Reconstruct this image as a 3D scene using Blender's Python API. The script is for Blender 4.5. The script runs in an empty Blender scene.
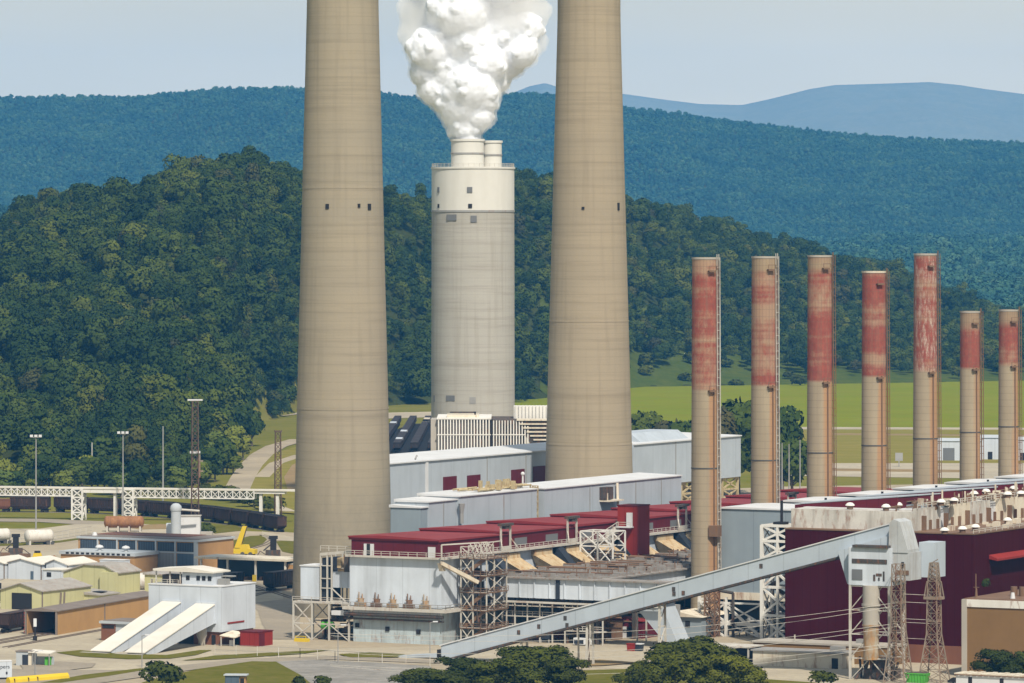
import bpy, math, random
import numpy as np
from mathutils import Vector, Matrix

random.seed(11)
rng = np.random.default_rng(11)
S = bpy.context.scene
COL = S.collection

# ------------------------------------------------------------------ camera
FPX, CAM_H, YH = 5245.0, 105.0, 220.0          # focal length (px), camera height (m), horizon row
cam_d = bpy.data.cameras.new('camera')
cam = bpy.data.objects.new('camera', cam_d)
COL.objects.link(cam)
cam_d.sensor_width = 36.0
cam_d.lens = FPX / 1024.0 * 36.0
cam_d.shift_y = -(341.5 - YH) / 1024.0
cam_d.clip_start, cam_d.clip_end = 5.0, 60000.0
cam.location = (0, 0, CAM_H)
cam.rotation_euler = (math.radians(90), 0, 0)
S.camera = cam

# ------------------------------------------------------------------ sky, sun, exposure
SUN_AZ, SUN_EL = math.radians(162.0), math.radians(50.0)   # from +Y clockwise
W = bpy.data.worlds.new('World')
S.world = W
W.use_nodes = True
nt = W.node_tree
nt.nodes.clear()
sky = nt.nodes.new('ShaderNodeTexSky')
sky.sky_type = 'NISHITA'
sky.sun_disc = False
sky.sun_elevation, sky.sun_rotation = SUN_EL, SUN_AZ
sky.altitude = 200
sky.air_density, sky.dust_density, sky.ozone_density = 1.0, 2.2, 2.0
# thin high overcast veil over the clear sky
veil = nt.nodes.new('ShaderNodeMix'); veil.data_type = 'RGBA'
veil.inputs[0].default_value = 0.72
geo = nt.nodes.new('ShaderNodeTexCoord')
vn = nt.nodes.new('ShaderNodeTexNoise'); vn.inputs['Scale'].default_value = 2.6
vn.inputs['Detail'].default_value = 5
vm = nt.nodes.new('ShaderNodeMapping'); vm.inputs['Scale'].default_value = (1, 1, 5)
nt.links.new(geo.outputs['Generated'], vm.inputs[0]); nt.links.new(vm.outputs[0], vn.inputs['Vector'])
vr = nt.nodes.new('ShaderNodeValToRGB')
vr.color_ramp.elements[0].position = 0.3; vr.color_ramp.elements[0].color = (5.2, 5.9, 6.2, 1)
vr.color_ramp.elements[1].position = 0.75; vr.color_ramp.elements[1].color = (6.0, 6.5, 6.6, 1)
nt.links.new(vn.outputs['Fac'], vr.inputs[0])
nt.links.new(sky.outputs[0], veil.inputs[6]); nt.links.new(vr.outputs[0], veil.inputs[7])
# brighter, warmer band of thick air low over the horizon
sep = nt.nodes.new('ShaderNodeSeparateXYZ'); nt.links.new(geo.outputs['Generated'], sep.inputs[0])
low = nt.nodes.new('ShaderNodeMapRange'); nt.links.new(sep.outputs[2], low.inputs[0])
low.inputs[1].default_value = 0.22; low.inputs[2].default_value = 0.0; low.inputs[3].default_value = 0.0; low.inputs[4].default_value = 1.0
lowm = nt.nodes.new('ShaderNodeMix'); lowm.data_type = 'RGBA'; 
lr = nt.nodes.new('ShaderNodeValToRGB'); nt.links.new(vn.outputs['Fac'], lr.inputs[0])
lr.color_ramp.elements[0].position = 0.36; lr.color_ramp.elements[0].color = (10.6, 9.4, 6.6, 1)
lr.color_ramp.elements[1].position = 0.62; lr.color_ramp.elements[1].color = (12.8, 11.2, 7.9, 1)
nt.links.new(lr.outputs[0], lowm.inputs[7])
nt.links.new(low.outputs[0], lowm.inputs[0]); nt.links.new(veil.outputs[2], lowm.inputs[6])
bg = nt.nodes.new('ShaderNodeBackground'); bg.inputs['Strength'].default_value = 0.067
out = nt.nodes.new('ShaderNodeOutputWorld')
nt.links.new(lowm.outputs[2], bg.inputs[0]); nt.links.new(bg.outputs[0], out.inputs[0])

sun_d = bpy.data.lights.new('sun', 'SUN')
sun_d.energy, sun_d.angle, sun_d.color = 3.95, math.radians(2.5), (1.0, 0.91, 0.78)
sun = bpy.data.objects.new('sun', sun_d)
COL.objects.link(sun)
sdir = Vector((math.sin(SUN_AZ) * math.cos(SUN_EL), math.cos(SUN_AZ) * math.cos(SUN_EL), math.sin(SUN_EL)))
sun.rotation_euler = sdir.to_track_quat('Z', 'Y').to_euler()
sun.location = (300, 300, 900)

S.view_settings.view_transform = 'Standard'
S.view_settings.look = 'None'
S.view_settings.exposure = 0.45
S.view_settings.gamma = 1.0
S.view_settings.use_curve_mapping = False
S.cycles.use_denoising = True
S.cycles.max_bounces = 6
S.cycles.diffuse_bounces = 3
S.cycles.glossy_bounces = 2
S.cycles.transmission_bounces = 4
S.cycles.volume_bounces = 5
S.cycles.transparent_max_bounces = 8
S.cycles.sample_clamp_indirect = 8

# ------------------------------------------------------------------ frames of reference
PHI = math.radians(28.0)                       # the plant's long axis, right of the view axis
SN, CS = math.sin(PHI), math.cos(PHI)
C0 = (-40.4, 1305.0)                           # near corner of the dust-collector house

def Wab(a, b):                                 # plant axes: a = along (away, right), b = across (near, right)
    return (C0[0] + SN * a + CS * b, C0[1] + CS * a - SN * b)

def AB(X, Y):
    dx, dy = X - C0[0], Y - C0[1]
    return (dx * SN + dy * CS, dx * CS - dy * SN)

def G(px, py, h=0.0):                          # where a surveyed sight line meets level h
    Y = FPX * (CAM_H - h) / (py - YH)
    return ((px - 512.0) * Y / FPX, Y)

def GD(px, Y):
    return (px - 512.0) * Y / FPX

# ------------------------------------------------------------------ object helpers
def tag(o, label=None, cat=None, group=None, kind=None):
    if label: o['label'] = label
    if cat: o['category'] = cat
    if group: o['group'] = group
    if kind: o['kind'] = kind
    return o

def thing(name, label, cat, loc, rot=-PHI, group=None):
    o = bpy.data.objects.new(name, None)
    o.empty_display_size = 2
    COL.objects.link(o)
    if len(loc) == 2: loc = (loc[0], loc[1], 0.0)
    o.location = loc
    o.rotation_euler = (0, 0, rot)
    return tag(o, label, cat, group)

def place(o, loc, rot=-PHI):
    if len(loc) == 2: loc = (loc[0], loc[1], 0.0)
    o.location = loc
    o.rotation_euler = (0, 0, rot)
    return o

def dup(root, loc, rot=None, label=None, scale=None):
    r = root.copy(); COL.objects.link(r)
    if len(loc) == 2: loc = (loc[0], loc[1], 0.0)
    r.location = loc
    if rot is not None: r.rotation_euler = (0, 0, rot)
    if scale is not None: r.scale = scale
    if label: r['label'] = label
    for ch in list(root.children):
        c = ch.copy(); COL.objects.link(c); c.parent = r
        for g in list(ch.children):
            d = g.copy(); COL.objects.link(d); d.parent = c
    return r

class MB:
    """collects simple solids into one mesh"""
    def __init__(s): s.v = []; s.f = []; s.m = []; s.cm = 0
    def mat(s, i): s.cm = i; return s
    def add(s, vs, fs):
        k = len(s.v); s.v.extend(tuple(p) for p in vs)
        for f in fs: s.f.append(tuple(i + k for i in f)); s.m.append(s.cm)
        return s
    def box(s, x0, x1, y0, y1, z0, z1):
        vs = [(x0,y0,z0),(x1,y0,z0),(x1,y1,z0),(x0,y1,z0),(x0,y0,z1),(x1,y0,z1),(x1,y1,z1),(x0,y1,z1)]
        return s.add(vs, [(3,2,1,0),(4,5,6,7),(0,1,5,4),(1,2,6,5),(2,3,7,6),(3,0,4,7)])
    def hexa(s, lo, hi):
        """lo, hi: four points each, same order"""
        return s.add(list(lo) + list(hi), [(3,2,1,0),(4,5,6,7),(0,1,5,4),(1,2,6,5),(2,3,7,6),(3,0,4,7)])
    def prism(s, poly, axis, c0, c1):
        """poly of (p,q) swept along axis 0=x 1=y 2=z from c0 to c1"""
        def P(p, q, c): return [(c,p,q),(p,c,q),(p,q,c)][axis]
        n = len(poly)
        vs = [P(p,q,c0) for p,q in poly] + [P(p,q,c1) for p,q in poly]
        fs = [tuple(range(n)), tuple(range(2*n-1, n-1, -1))]
        fs += [(i, n+i, n+(i+1)%n, (i+1)%n) for i in range(n)]
        return s.add(vs, fs)
    def bar(s, p, q, w, h=None):
        p, q = Vector(p), Vector(q); d = q - p
        if d.length < 1e-6: return s
        d.normalize(); h = h or w
        up = Vector((0,0,1)) if abs(d.z) < .95 else Vector((0,1,0))
        x = d.cross(up).normalized() * (w/2); y = x.cross(d).normalized() * (h/2)
        return s.hexa([p-x-y, p+x-y, p+x+y, p-x+y], [q-x-y, q+x-y, q+x+y, q-x+y])
    def cyl(s, c, r, z0, z1, n=16, r1=None, cap=True):
        r1 = r if r1 is None else r1
        vs = []
        for k in range(n):
            t = 2*math.pi*k/n; vs.append((c[0]+r*math.cos(t), c[1]+r*math.sin(t), z0))
        for k in range(n):
            t = 2*math.pi*k/n; vs.append((c[0]+r1*math.cos(t), c[1]+r1*math.sin(t), z1))
        fs = [(k, (k+1)%n, n+(k+1)%n, n+k) for k in range(n)]
        if cap: fs += [tuple(range(n-1,-1,-1)), tuple(range(n, 2*n))]
        return s.add(vs, fs)
    def tube(s, p, q, r, n=10, r1=None):
        p, q = Vector(p), Vector(q); d = (q-p).normalized()
        up = Vector((0,0,1)) if abs(d.z) < .95 else Vector((0,1,0))
        x = d.cross(up).normalized(); y = x.cross(d).normalized(); r1 = r if r1 is None else r1
        vs = [p + (x*math.cos(2*math.pi*k/n) + y*math.sin(2*math.pi*k/n))*r for k in range(n)]
        vs += [q + (x*math.cos(2*math.pi*k/n) + y*math.sin(2*math.pi*k/n))*r1 for k in range(n)]
        fs = [(k, n+k, n+(k+1)%n, (k+1)%n) for k in range(n)] + [tuple(range(n)), tuple(range(2*n-1,n-1,-1))]
        return s.add(vs, fs)
    def lathe(s, prof, n=48, c=(0,0), cap=True):
        vs = []; m = len(prof)
        for r, z in prof:
            for k in range(n):
                t = 2*math.pi*k/n; vs.append((c[0]+r*math.cos(t), c[1]+r*math.sin(t), z))
        fs = [(j*n+k, j*n+(k+1)%n, (j+1)*n+(k+1)%n, (j+1)*n+k) for j in range(m-1) for k in range(n)]
        if cap: fs += [tuple(range(n-1,-1,-1)), tuple(range((m-1)*n, m*n))]
        return s.add(vs, fs)
    def ico(s, c, r, sx=1, sy=1, sz=1, n=10, m=6):
        prof = []
        vs = [(c[0], c[1], c[2]-r*sz)]
        for j in range(1, m):
            t = math.pi*j/m
            for k in range(n):
                u = 2*math.pi*k/n
                vs.append((c[0]+r*sx*math.sin(t)*math.cos(u), c[1]+r*sy*math.sin(t)*math.sin(u), c[2]-r*sz*math.cos(t)))
        vs.append((c[0], c[1], c[2]+r*sz))
        fs = [(0, 1+(k+1)%n, 1+k) for k in range(n)]
        for j in range(m-2):
            o = 1+j*n
            fs += [(o+k, o+(k+1)%n, o+n+(k+1)%n, o+n+k) for k in range(n)]
        o = 1+(m-2)*n; L = len(vs)-1
        fs += [(o+k, o+(k+1)%n, L) for k in range(n)]
        return s.add(vs, fs)
    def build(s, name, mats, parent=None, smooth=False):
        me = bpy.data.meshes.new(name)
        me.from_pydata([tuple(v) for v in s.v], [], s.f)
        ms = mats if isinstance(mats, (list, tuple)) else [mats]
        for m in ms: me.materials.append(m)
        if len(ms) > 1: me.polygons.foreach_set('material_index', s.m)
        if smooth:
            me.polygons.foreach_set('use_smooth', [True]*len(me.polygons))
            try: me.set_sharp_from_angle(angle=math.radians(40))
            except Exception: pass
        me.update()
        o = bpy.data.objects.new(name, me)
        COL.objects.link(o)
        if parent: o.parent = parent
        return o

def np_mesh(name, verts, quads, mat, smooth=False):
    me = bpy.data.meshes.new(name)
    verts = np.asarray(verts, dtype=np.float32); quads = np.asarray(quads, dtype=np.int32)
    nq, k = quads.shape
    me.vertices.add(len(verts)); me.vertices.foreach_set('co', verts.ravel())
    me.loops.add(nq*k); me.loops.foreach_set('vertex_index', quads.ravel())
    me.polygons.add(nq)
    me.polygons.foreach_set('loop_start', np.arange(0, nq*k, k, dtype=np.int32))
    if smooth: me.polygons.foreach_set('use_smooth', np.ones(nq, dtype=bool))
    me.materials.append(mat)
    me.update(calc_edges=True)
    me.validate()
    return me

# ------------------------------------------------------------------ materials
MATS = {}
def nodes_of(name):
    m = bpy.data.materials.new(name); m.use_nodes = True
    n = m.node_tree; n.nodes.clear()
    o = n.nodes.new('ShaderNodeOutputMaterial'); p = n.nodes.new('ShaderNodeBsdfPrincipled')
    n.links.new(p.outputs[0], o.inputs[0])
    MATS[name] = m
    return m, n, p, o

def N(n, t, **kw):
    x = n.nodes.new(t)
    for k, v in kw.items():
        if k in x.inputs: x.inputs[k].default_value = v
        else: setattr(x, k, v)
    return x

def mixc(n, fac, a, b, blend='MIX'):
    m = n.nodes.new('ShaderNodeMix'); m.data_type = 'RGBA'; m.blend_type = blend
    for sock, val in ((m.inputs[0], fac), (m.inputs[6], a), (m.inputs[7], b)):
        if isinstance(val, bpy.types.NodeSocket): n.links.new(val, sock)
        elif isinstance(val, (int, float)): sock.default_value = val
        else: sock.default_value = (*val[:3], 1)
    return m.outputs[2]

def ramp(n, fac, p0, p1, c0=(0,0,0), c1=(1,1,1)):
    r = n.nodes.new('ShaderNodeValToRGB')
    r.color_ramp.elements[0].position, r.color_ramp.elements[1].position = p0, p1
    r.color_ramp.elements[0].color = (*c0, 1); r.color_ramp.elements[1].color = (*c1, 1)
    n.links.new(fac, r.inputs[0])
    return r.outputs[0]

def noise(n, scale, vec=(1,1,1), detail=4, rough=.6, coord='Object', off=0.0):
    tc = n.nodes.new('ShaderNodeTexCoord'); mp = n.nodes.new('ShaderNodeMapping')
    mp.inputs['Scale'].default_value = vec; mp.inputs['Location'].default_value = (off, off*.7, off*.3)
    n.links.new(tc.outputs[coord], mp.inputs[0])
    t = n.nodes.new('ShaderNodeTexNoise')
    t.inputs['Scale'].default_value = scale; t.inputs['Detail'].default_value = detail
    t.inputs['Roughness'].default_value = rough
    n.links.new(mp.outputs[0], t.inputs['Vector'])
    return t.outputs['Fac']

def paint(name, base, dirt=None, streak=.25, blotch=.2, rough=.6, metal=0.0, s=1.0, panel=0.0, rust=0.0, rustc=(.22,.09,.04), spec=.12):
    """painted or galvanised sheet: long soft streaks, blotches, faint panel joints, rust"""
    m, n, p, o = nodes_of(name)
    dirt = dirt or tuple(c*.55 for c in base)
    f1 = ramp(n, noise(n, .35*s, (1,1,.08), 5), .45, .8)
    f2 = ramp(n, noise(n, .12*s, (1,1,1), 5, off=9), .35, .8)
    m1 = N(n, 'ShaderNodeMath', operation='MULTIPLY'); n.links.new(f1, m1.inputs[0]); m1.inputs[1].default_value = streak
    m2 = N(n, 'ShaderNodeMath', operation='MULTIPLY'); n.links.new(f2, m2.inputs[0]); m2.inputs[1].default_value = blotch
    c = mixc(n, m1.outputs[0], base, dirt)
    c = mixc(n, m2.outputs[0], c, tuple(x*.75 for x in dirt))
    if rust > 0:
        f3 = ramp(n, noise(n, .5*s, (1,1,.25), 6, .7, off=31), .62-.2*rust, .78-.1*rust)
        c = mixc(n, f3, c, rustc)
    if panel > 0:
        tc = n.nodes.new('ShaderNodeTexCoord'); sp = n.nodes.new('ShaderNodeSeparateXYZ')
        n.links.new(tc.outputs['Object'], sp.inputs[0])
        ad = N(n, 'ShaderNodeMath', operation='ADD'); n.links.new(sp.outputs[0], ad.inputs[0]); n.links.new(sp.outputs[1], ad.inputs[1])
        mo = N(n, 'ShaderNodeMath', operation='WRAP'); n.links.new(ad.outputs[0], mo.inputs[0]); mo.inputs[1].default_value = panel; mo.inputs[2].default_value = 0
        lt = N(n, 'ShaderNodeMath', operation='LESS_THAN'); n.links.new(mo.outputs[0], lt.inputs[0]); lt.inputs[1].default_value = .22
        mu = N(n, 'ShaderNodeMath', operation='MULTIPLY'); n.links.new(lt.outputs[0], mu.inputs[0]); mu.inputs[1].default_value = .32
        c = mixc(n, mu.outputs[0], c, tuple(x*.4 for x in base))
    n.links.new(c, p.inputs['Base Color'])
    p.inputs['Roughness'].default_value = rough
    p.inputs['Metallic'].default_value = metal
    p.inputs['Specular IOR Level'].default_value = spec
    return m
# ================================================================== LAND
def grass_mat(name, c1, c2, c3, s=1.0, stripes=0.0):
    m, n, p, o = nodes_of(name)
    a = ramp(n, noise(n, .018*s, (1,1,1), 6), .35, .68)
    b = ramp(n, noise(n, .09*s, (1,1,1), 6, .7, off=50), .4, .75)
    c = mixc(n, a, c1, c2); 
    mu = N(n, 'ShaderNodeMath', operation='MULTIPLY'); n.links.new(b, mu.inputs[0]); mu.inputs[1].default_value = .6
    c = mixc(n, mu.outputs[0], c, c3)
    if stripes:
        tc = n.nodes.new('ShaderNodeTexCoord'); w = n.nodes.new('ShaderNodeTexWave'); w.bands_direction = 'Y'
        w.inputs['Scale'].default_value = .012; w.inputs['Distortion'].default_value = 5; w.inputs['Detail'].default_value = 3
        n.links.new(tc.outputs['Object'], w.inputs['Vector'])
        mu2 = N(n, 'ShaderNodeMath', operation='MULTIPLY'); n.links.new(w.outputs['Fac'], mu2.inputs[0]); mu2.inputs[1].default_value = stripes
        c = mixc(n, mu2.outputs[0], c, c3)
    n.links.new(c, p.inputs['Base Color']); p.inputs['Roughness'].default_value = .95
    p.inputs['Specular IOR Level'].default_value = 0
    return m

M_grass = grass_mat('meadow_grass', (.115,.125,.016), (.165,.155,.03), (.21,.165,.055))
M_field = grass_mat('levee_grass', (.140,.185,.006), (.175,.205,.010), (.17,.145,.018), .6, .3)
M_hayf = grass_mat('dry_field_grass', (.20,.175,.04), (.235,.19,.055), (.15,.145,.025), .8, .4)
M_lawn = grass_mat('lawn_grass', (.085,.092,.012), (.12,.115,.02), (.18,.14,.05), 4)

def gravel_mat(name, c1, c2, c3, s=1.0):
    m, n, p, o = nodes_of(name)
    a = ramp(n, noise(n, .03*s, (1,1,1), 7, .65), .35, .7)
    b = ramp(n, noise(n, .35*s, (1,1,1), 5, .7, off=20), .45, .8)
    c = mixc(n, a, c1, c2)
    mu = N(n, 'ShaderNodeMath', operation='MULTIPLY'); n.links.new(b, mu.inputs[0]); mu.inputs[1].default_value = .75
    c = mixc(n, mu.outputs[0], c, c3)
    b3 = ramp(n, noise(n, .009*s, (1,2.2,1), 6, .65, off=70), .42, .62)
    m3 = N(n, 'ShaderNodeMath', operation='MULTIPLY'); n.links.new(b3, m3.inputs[0]); m3.inputs[1].default_value = .45
    c = mixc(n, m3.outputs[0], c, tuple(x*.72 for x in c2))
    n.links.new(c, p.inputs['Base Color']); p.inputs['Roughness'].default_value = .9
    p.inputs['Specular IOR Level'].default_value = .1
    return m
M_yard = gravel_mat('yard_gravel', (.40,.335,.235), (.32,.27,.195), (.23,.19,.14))
M_conc = gravel_mat('yard_concrete', (.46,.405,.30), (.37,.32,.24), (.25,.215,.165), 1.8)
M_asph = gravel_mat('old_asphalt', (.27,.235,.185), (.33,.285,.22), (.19,.165,.135), 1.5)
M_ballast = gravel_mat('track_ballast', (.21,.18,.15), (.28,.24,.19), (.10,.08,.065), 3)
M_dirt = gravel_mat('bare_dirt', (.30,.20,.10), (.24,.17,.085), (.16,.15,.05), 1.2)
M_rock = gravel_mat('riprap_stone', (.33,.31,.28), (.20,.19,.17), (.10,.09,.08), 8)
M_coal = gravel_mat('coal_black', (.016,.016,.018), (.025,.024,.024), (.05,.048,.046), 3)

def sheet(name, pts, z, mat, kind='structure'):
    """pts: ground points (world XY)"""
    cx = sum(p[0] for p in pts)/len(pts); cy = sum(p[1] for p in pts)/len(pts)
    me = bpy.data.meshes.new(name)
    me.from_pydata([(p[0]-cx, p[1]-cy, 0) for p in pts], [], [tuple(range(len(pts)))])
    me.materials.append(mat); me.update()
    # keep the face upwards
    if me.polygons[0].normal.z < 0:
        me.flip_normals()
    o = bpy.data.objects.new(name, me); COL.objects.link(o); o.location = (cx, cy, z)
    o['kind'] = kind
    return o

def gpts(*pp): return [G(x, y) for x, y in pp]

def ribbon(name, path, w, z, mat, kind='structure'):
    """strip of ground along a path of world XY points"""
    vs, fs = [], []
    n = len(path)
    for i, p in enumerate(path):
        a = path[max(i-1,0)]; b = path[min(i+1,n-1)]
        d = Vector((b[0]-a[0], b[1]-a[1], 0)).normalized(); q = Vector((-d.y, d.x, 0))*(w/2)
        vs += [(p[0]+q.x, p[1]+q.y, z), (p[0]-q.x, p[1]-q.y, z)]
    for i in range(n-1): fs.append((2*i+1, 2*i+3, 2*i+2, 2*i))
    me = bpy.data.meshes.new(name); me.from_pydata(vs, [], fs); me.materials.append(mat); me.update()
    o = bpy.data.objects.new(name, me); COL.objects.link(o)
    o['kind'] = kind
    return o

# the ground: one sheet to the horizon
sheet('ground', [(-9000,-200),(9000,-200),(9000,24000),(-9000,24000)], 0.0, M_grass)

# ---- terrain of the hills, as heights over (bearing, distance)
def interp(tab):
    xs = np.array([t[0] for t in tab], float); ys = np.array([t[1] for t in tab], float)
    return lambda x: np.interp(x, xs, ys)
def smooth01(t): t = np.clip(t,0,1); return t*t*(3-2*t)

hill_foot = interp([(-400,2060),(180,2080),(225,2350),(245,2700),(300,2860),(400,2980),(540,3080),(640,3300),(1200,3480)])
hill_top = interp([(-400,3000),(280,3050),(420,3450),(560,3700),(800,4200),(1200,4500)])
crest_row = interp([(-400,250),(-60,240),(0,232),(14,212),(24,203),(60,196),(110,187),(150,181),(185,172),(215,163),(240,160),(265,164),(300,174),(386,186),(430,196),(515,176),(548,173),(600,184),(630,197),(690,214),(750,234),(800,246),(850,259),(900,273),(950,290),(1000,310),(1024,320),(1200,345)])
def hill_noise(X, Y):
    return (np.sin(X*.021+Y*.008)*np.cos(Y*.017-X*.006) + .6*np.sin(X*.047-Y*.031+1.3) + .4*np.cos(X*.09+Y*.06))
def hill_h(px, Y):
    X = (px-512)*Y/FPX
    foot, top = hill_foot(px), hill_top(px)
    hc = CAM_H - (crest_row(px)-YH)*top/FPX - 14.5
    t = (Y-foot)/(top-foot)
    up = hc*(.45*smooth01(t)+.55*np.clip(t,0,1)**.85)
    back = hc*(1-smooth01((Y-top)/900.0)) + 12*smooth01((Y-top)/900.0)
    h = np.where(Y <= top, up, back)
    amp = 5.0*smooth01(np.minimum(t*3, (1.05-t)*4))
    return np.where(t < 0, -1.5, h + amp*hill_noise(X, Y))

def polar_terrain(name, pxs, Ys, hfun, mat):
    P, Q = np.meshgrid(pxs, Ys)
    Hh = hfun(P, Q)
    X = (P-512)*Q/FPX
    v = np.stack([X, Q, Hh], -1).reshape(-1,3)
    nx, ny = len(pxs), len(Ys)
    i = np.arange((ny-1)*(nx-1)); r, c = i//(nx-1), i%(nx-1)
    q = np.stack([r*nx+c, r*nx+c+1, (r+1)*nx+c+1, (r+1)*nx+c], -1)
    me = np_mesh(name, v, q, mat, True)
    o = bpy.data.objects.new(name, me); COL.objects.link(o); o['kind'] = 'structure'
    return o

M_under = grass_mat('forest_floor', (.03,.045,.012), (.045,.055,.015), (.06,.055,.02), 3)
M_bank = grass_mat('bank_grass', (.055,.08,.012), (.085,.10,.016), (.035,.052,.010), 3)
polar_terrain('wooded_hill', np.linspace(-300,1300,360), np.linspace(2040,5400,340), hill_h, M_under)
polar_terrain('grass_bank', np.linspace(540,1300,90), np.linspace(3100,3800,60), lambda p, Y: np.where(Y < hill_foot(p)+235, hill_h(p, Y)+.5, -5), M_bank)
polar_terrain('clearing', np.linspace(215,330,40), np.linspace(2200,3000,60), lambda p, Y: np.where(Y < hill_foot(p)+40, np.maximum(hill_h(p, Y),0)+.12, -5), M_grass)

far_row_left = interp([(-400,203),(0,206),(30,214),(60,232),(110,262)])
def valley_h(px, Y):
    X = (px-512)*Y/FPX
    base = 62*smooth01((Y-4600)/4200)
    roll = 9*(1+hill_noise(X*.35, Y*.25))*smooth01((Y-4500)/800)*(1-smooth01((Y-7600)/900))
    left = (CAM_H-(far_row_left(px)-YH)*5800/FPX-10)*np.exp(-((Y-5800)/420.0)**2)*np.clip((130-px)/60,0,1)
    return np.maximum(base+roll, left)-1.0
polar_terrain('valley_floor', np.linspace(-900,1900,300), np.linspace(4400,9400,200), valley_h, M_under)

ridge_row = interp([(-400,98),(0,95),(60,95),(100,93),(125,95),(150,93),(200,88),(250,86),(300,86),(386,92),(420,95),(500,91),(555,92),(600,99),(630,106),(700,114),(760,122),(850,132),(900,135),(960,138),(1024,141),(1300,148)])
R0, R1 = 8700.0, 10600.0
def ridge_h(px, Y):
    X = (px-512)*Y/FPX
    hc = CAM_H - (ridge_row(px)-YH)*R1/FPX - 10
    t = (Y-R0)/(R1-R0)
    g = hill_noise(X*.13, Y*.10)
    h = 58 + (hc-58)*(np.clip(t,0,1)**1.1)
    h = h + 16*g*np.clip(t*3,0,1)*np.clip((1-t)*2.5,0,1)
    return np.where(t > 1, hc-(Y-R1)*.25, h)
polar_terrain('blue_ridge', np.linspace(-900,1900,440), np.linspace(R0,11400,120), ridge_h, M_under)

mount_row = interp([(-400,130),(300,125),(500,97),(530,85),(545,82),(558,86),(600,91),(625,93),(660,98),(700,103),(742,104),(770,98),(790,93),(810,88),(835,84),(870,83),(900,82),(930,81),(960,84),(985,88),(1024,93),(1300,120)])
def mount_h(px, Y):
    X = (px-512)*Y/FPX
    hc = CAM_H - (mount_row(px)-YH)*19000/FPX
    t = (Y-15500)/3500.0
    g = hill_noise(X*.05, Y*.03)+.5*hill_noise(X*.16, Y*.12)
    h = hc*np.clip(t,0,1)**.9 + 26*g*np.clip(t*3,0,1)*np.clip((1-t)*2,0,1) + 3*np.sin(X*.31)*np.sin(X*.113+Y*.2)
    return np.where(t > 1, hc-(Y-19000)*.3, h)-1
M_mtn = grass_mat('haze_tinted_woods', (.17,.20,.18), (.20,.22,.19), (.14,.17,.155), .5)  # paler than woodland; distance haze is put into the surface colour
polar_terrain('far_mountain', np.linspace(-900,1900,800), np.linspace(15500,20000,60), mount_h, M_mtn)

# ------------------------------------------------------------------ leaves and crowns
def leaf_mat(name, ramp_cols, soft=False):
    m, n, p, o = nodes_of(name)
    oi = n.nodes.new('ShaderNodeObjectInfo')
    r = n.nodes.new('ShaderNodeValToRGB'); r.color_ramp.interpolation = 'LINEAR'
    els = r.color_ramp.elements
    while len(els) < len(ramp_cols): els.new(.5)
    for e, (pos, c) in zip(els, ramp_cols): e.position = pos; e.color = (*c, 1)
    n.links.new(oi.outputs['Random'], r.inputs[0])
    gp = n.nodes.new('ShaderNodeNewGeometry'); wn = n.nodes.new('ShaderNodeTexNoise')
    wn.inputs['Scale'].default_value = .012; wn.inputs['Detail'].default_value = 3; n.links.new(gp.outputs['Position'], wn.inputs['Vector'])
    pat = ramp(n, wn.outputs['Fac'], .38, .66)
    f = ramp(n, noise(n, .55, (1,1,1), 3), .35, .7)
    dk = mixc(n, 1.0, r.outputs[0], (.92,.94,.92) if soft else (.8,.83,.8), 'MULTIPLY')
    lt = mixc(n, 1.0, r.outputs[0], (1.08,1.07,1.0) if soft else (1.2,1.17,1.0), 'MULTIPLY')
    c = mixc(n, f, dk, lt)
    c = mixc(n, 1.0, c, mixc(n, pat, (.72,.80,.86), (1.35,1.22,.95)), 'MULTIPLY')
    n.links.new(c, p.inputs['Base Color']); p.inputs['Roughness'].default_value = .75
    p.inputs['Specular IOR Level'].default_value = .12
    return m
M_leaf_hill = leaf_mat('hill_leaves', [(0,(.017,.034,.006)),(.25,(.027,.048,.007)),(.55,(.041,.063,.008)),(.82,(.056,.078,.010)),(.95,(.078,.094,.012)),(1,(.046,.046,.020))])
M_leaf_far = leaf_mat('haze_tinted_leaves', [(0,(.027,.076,.058)),(.4,(.032,.086,.064)),(.8,(.048,.108,.072)),(1,(.058,.112,.072))], True)  # blue-green brightened in the leaf colour to add to the distance haze
M_leaf_near = leaf_mat('near_leaves', [(0,(.032,.042,.005)),(.5,(.050,.062,.007)),(1,(.072,.085,.010))])
M_leaf_yel = leaf_mat('light_leaves', [(0,(.07,.10,.018)),(1,(.11,.13,.02))])
M_bark, _n, _p, _o = nodes_of('bark')
_n.links.new(mixc(_n, ramp(_n, noise(_n, 1.2, (1,1,.2)), .3, .7), (.09,.065,.045), (.16,.13,.10)), _p.inputs['Base Color'])
_p.inputs['Roughness'].default_value = .9

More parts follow.
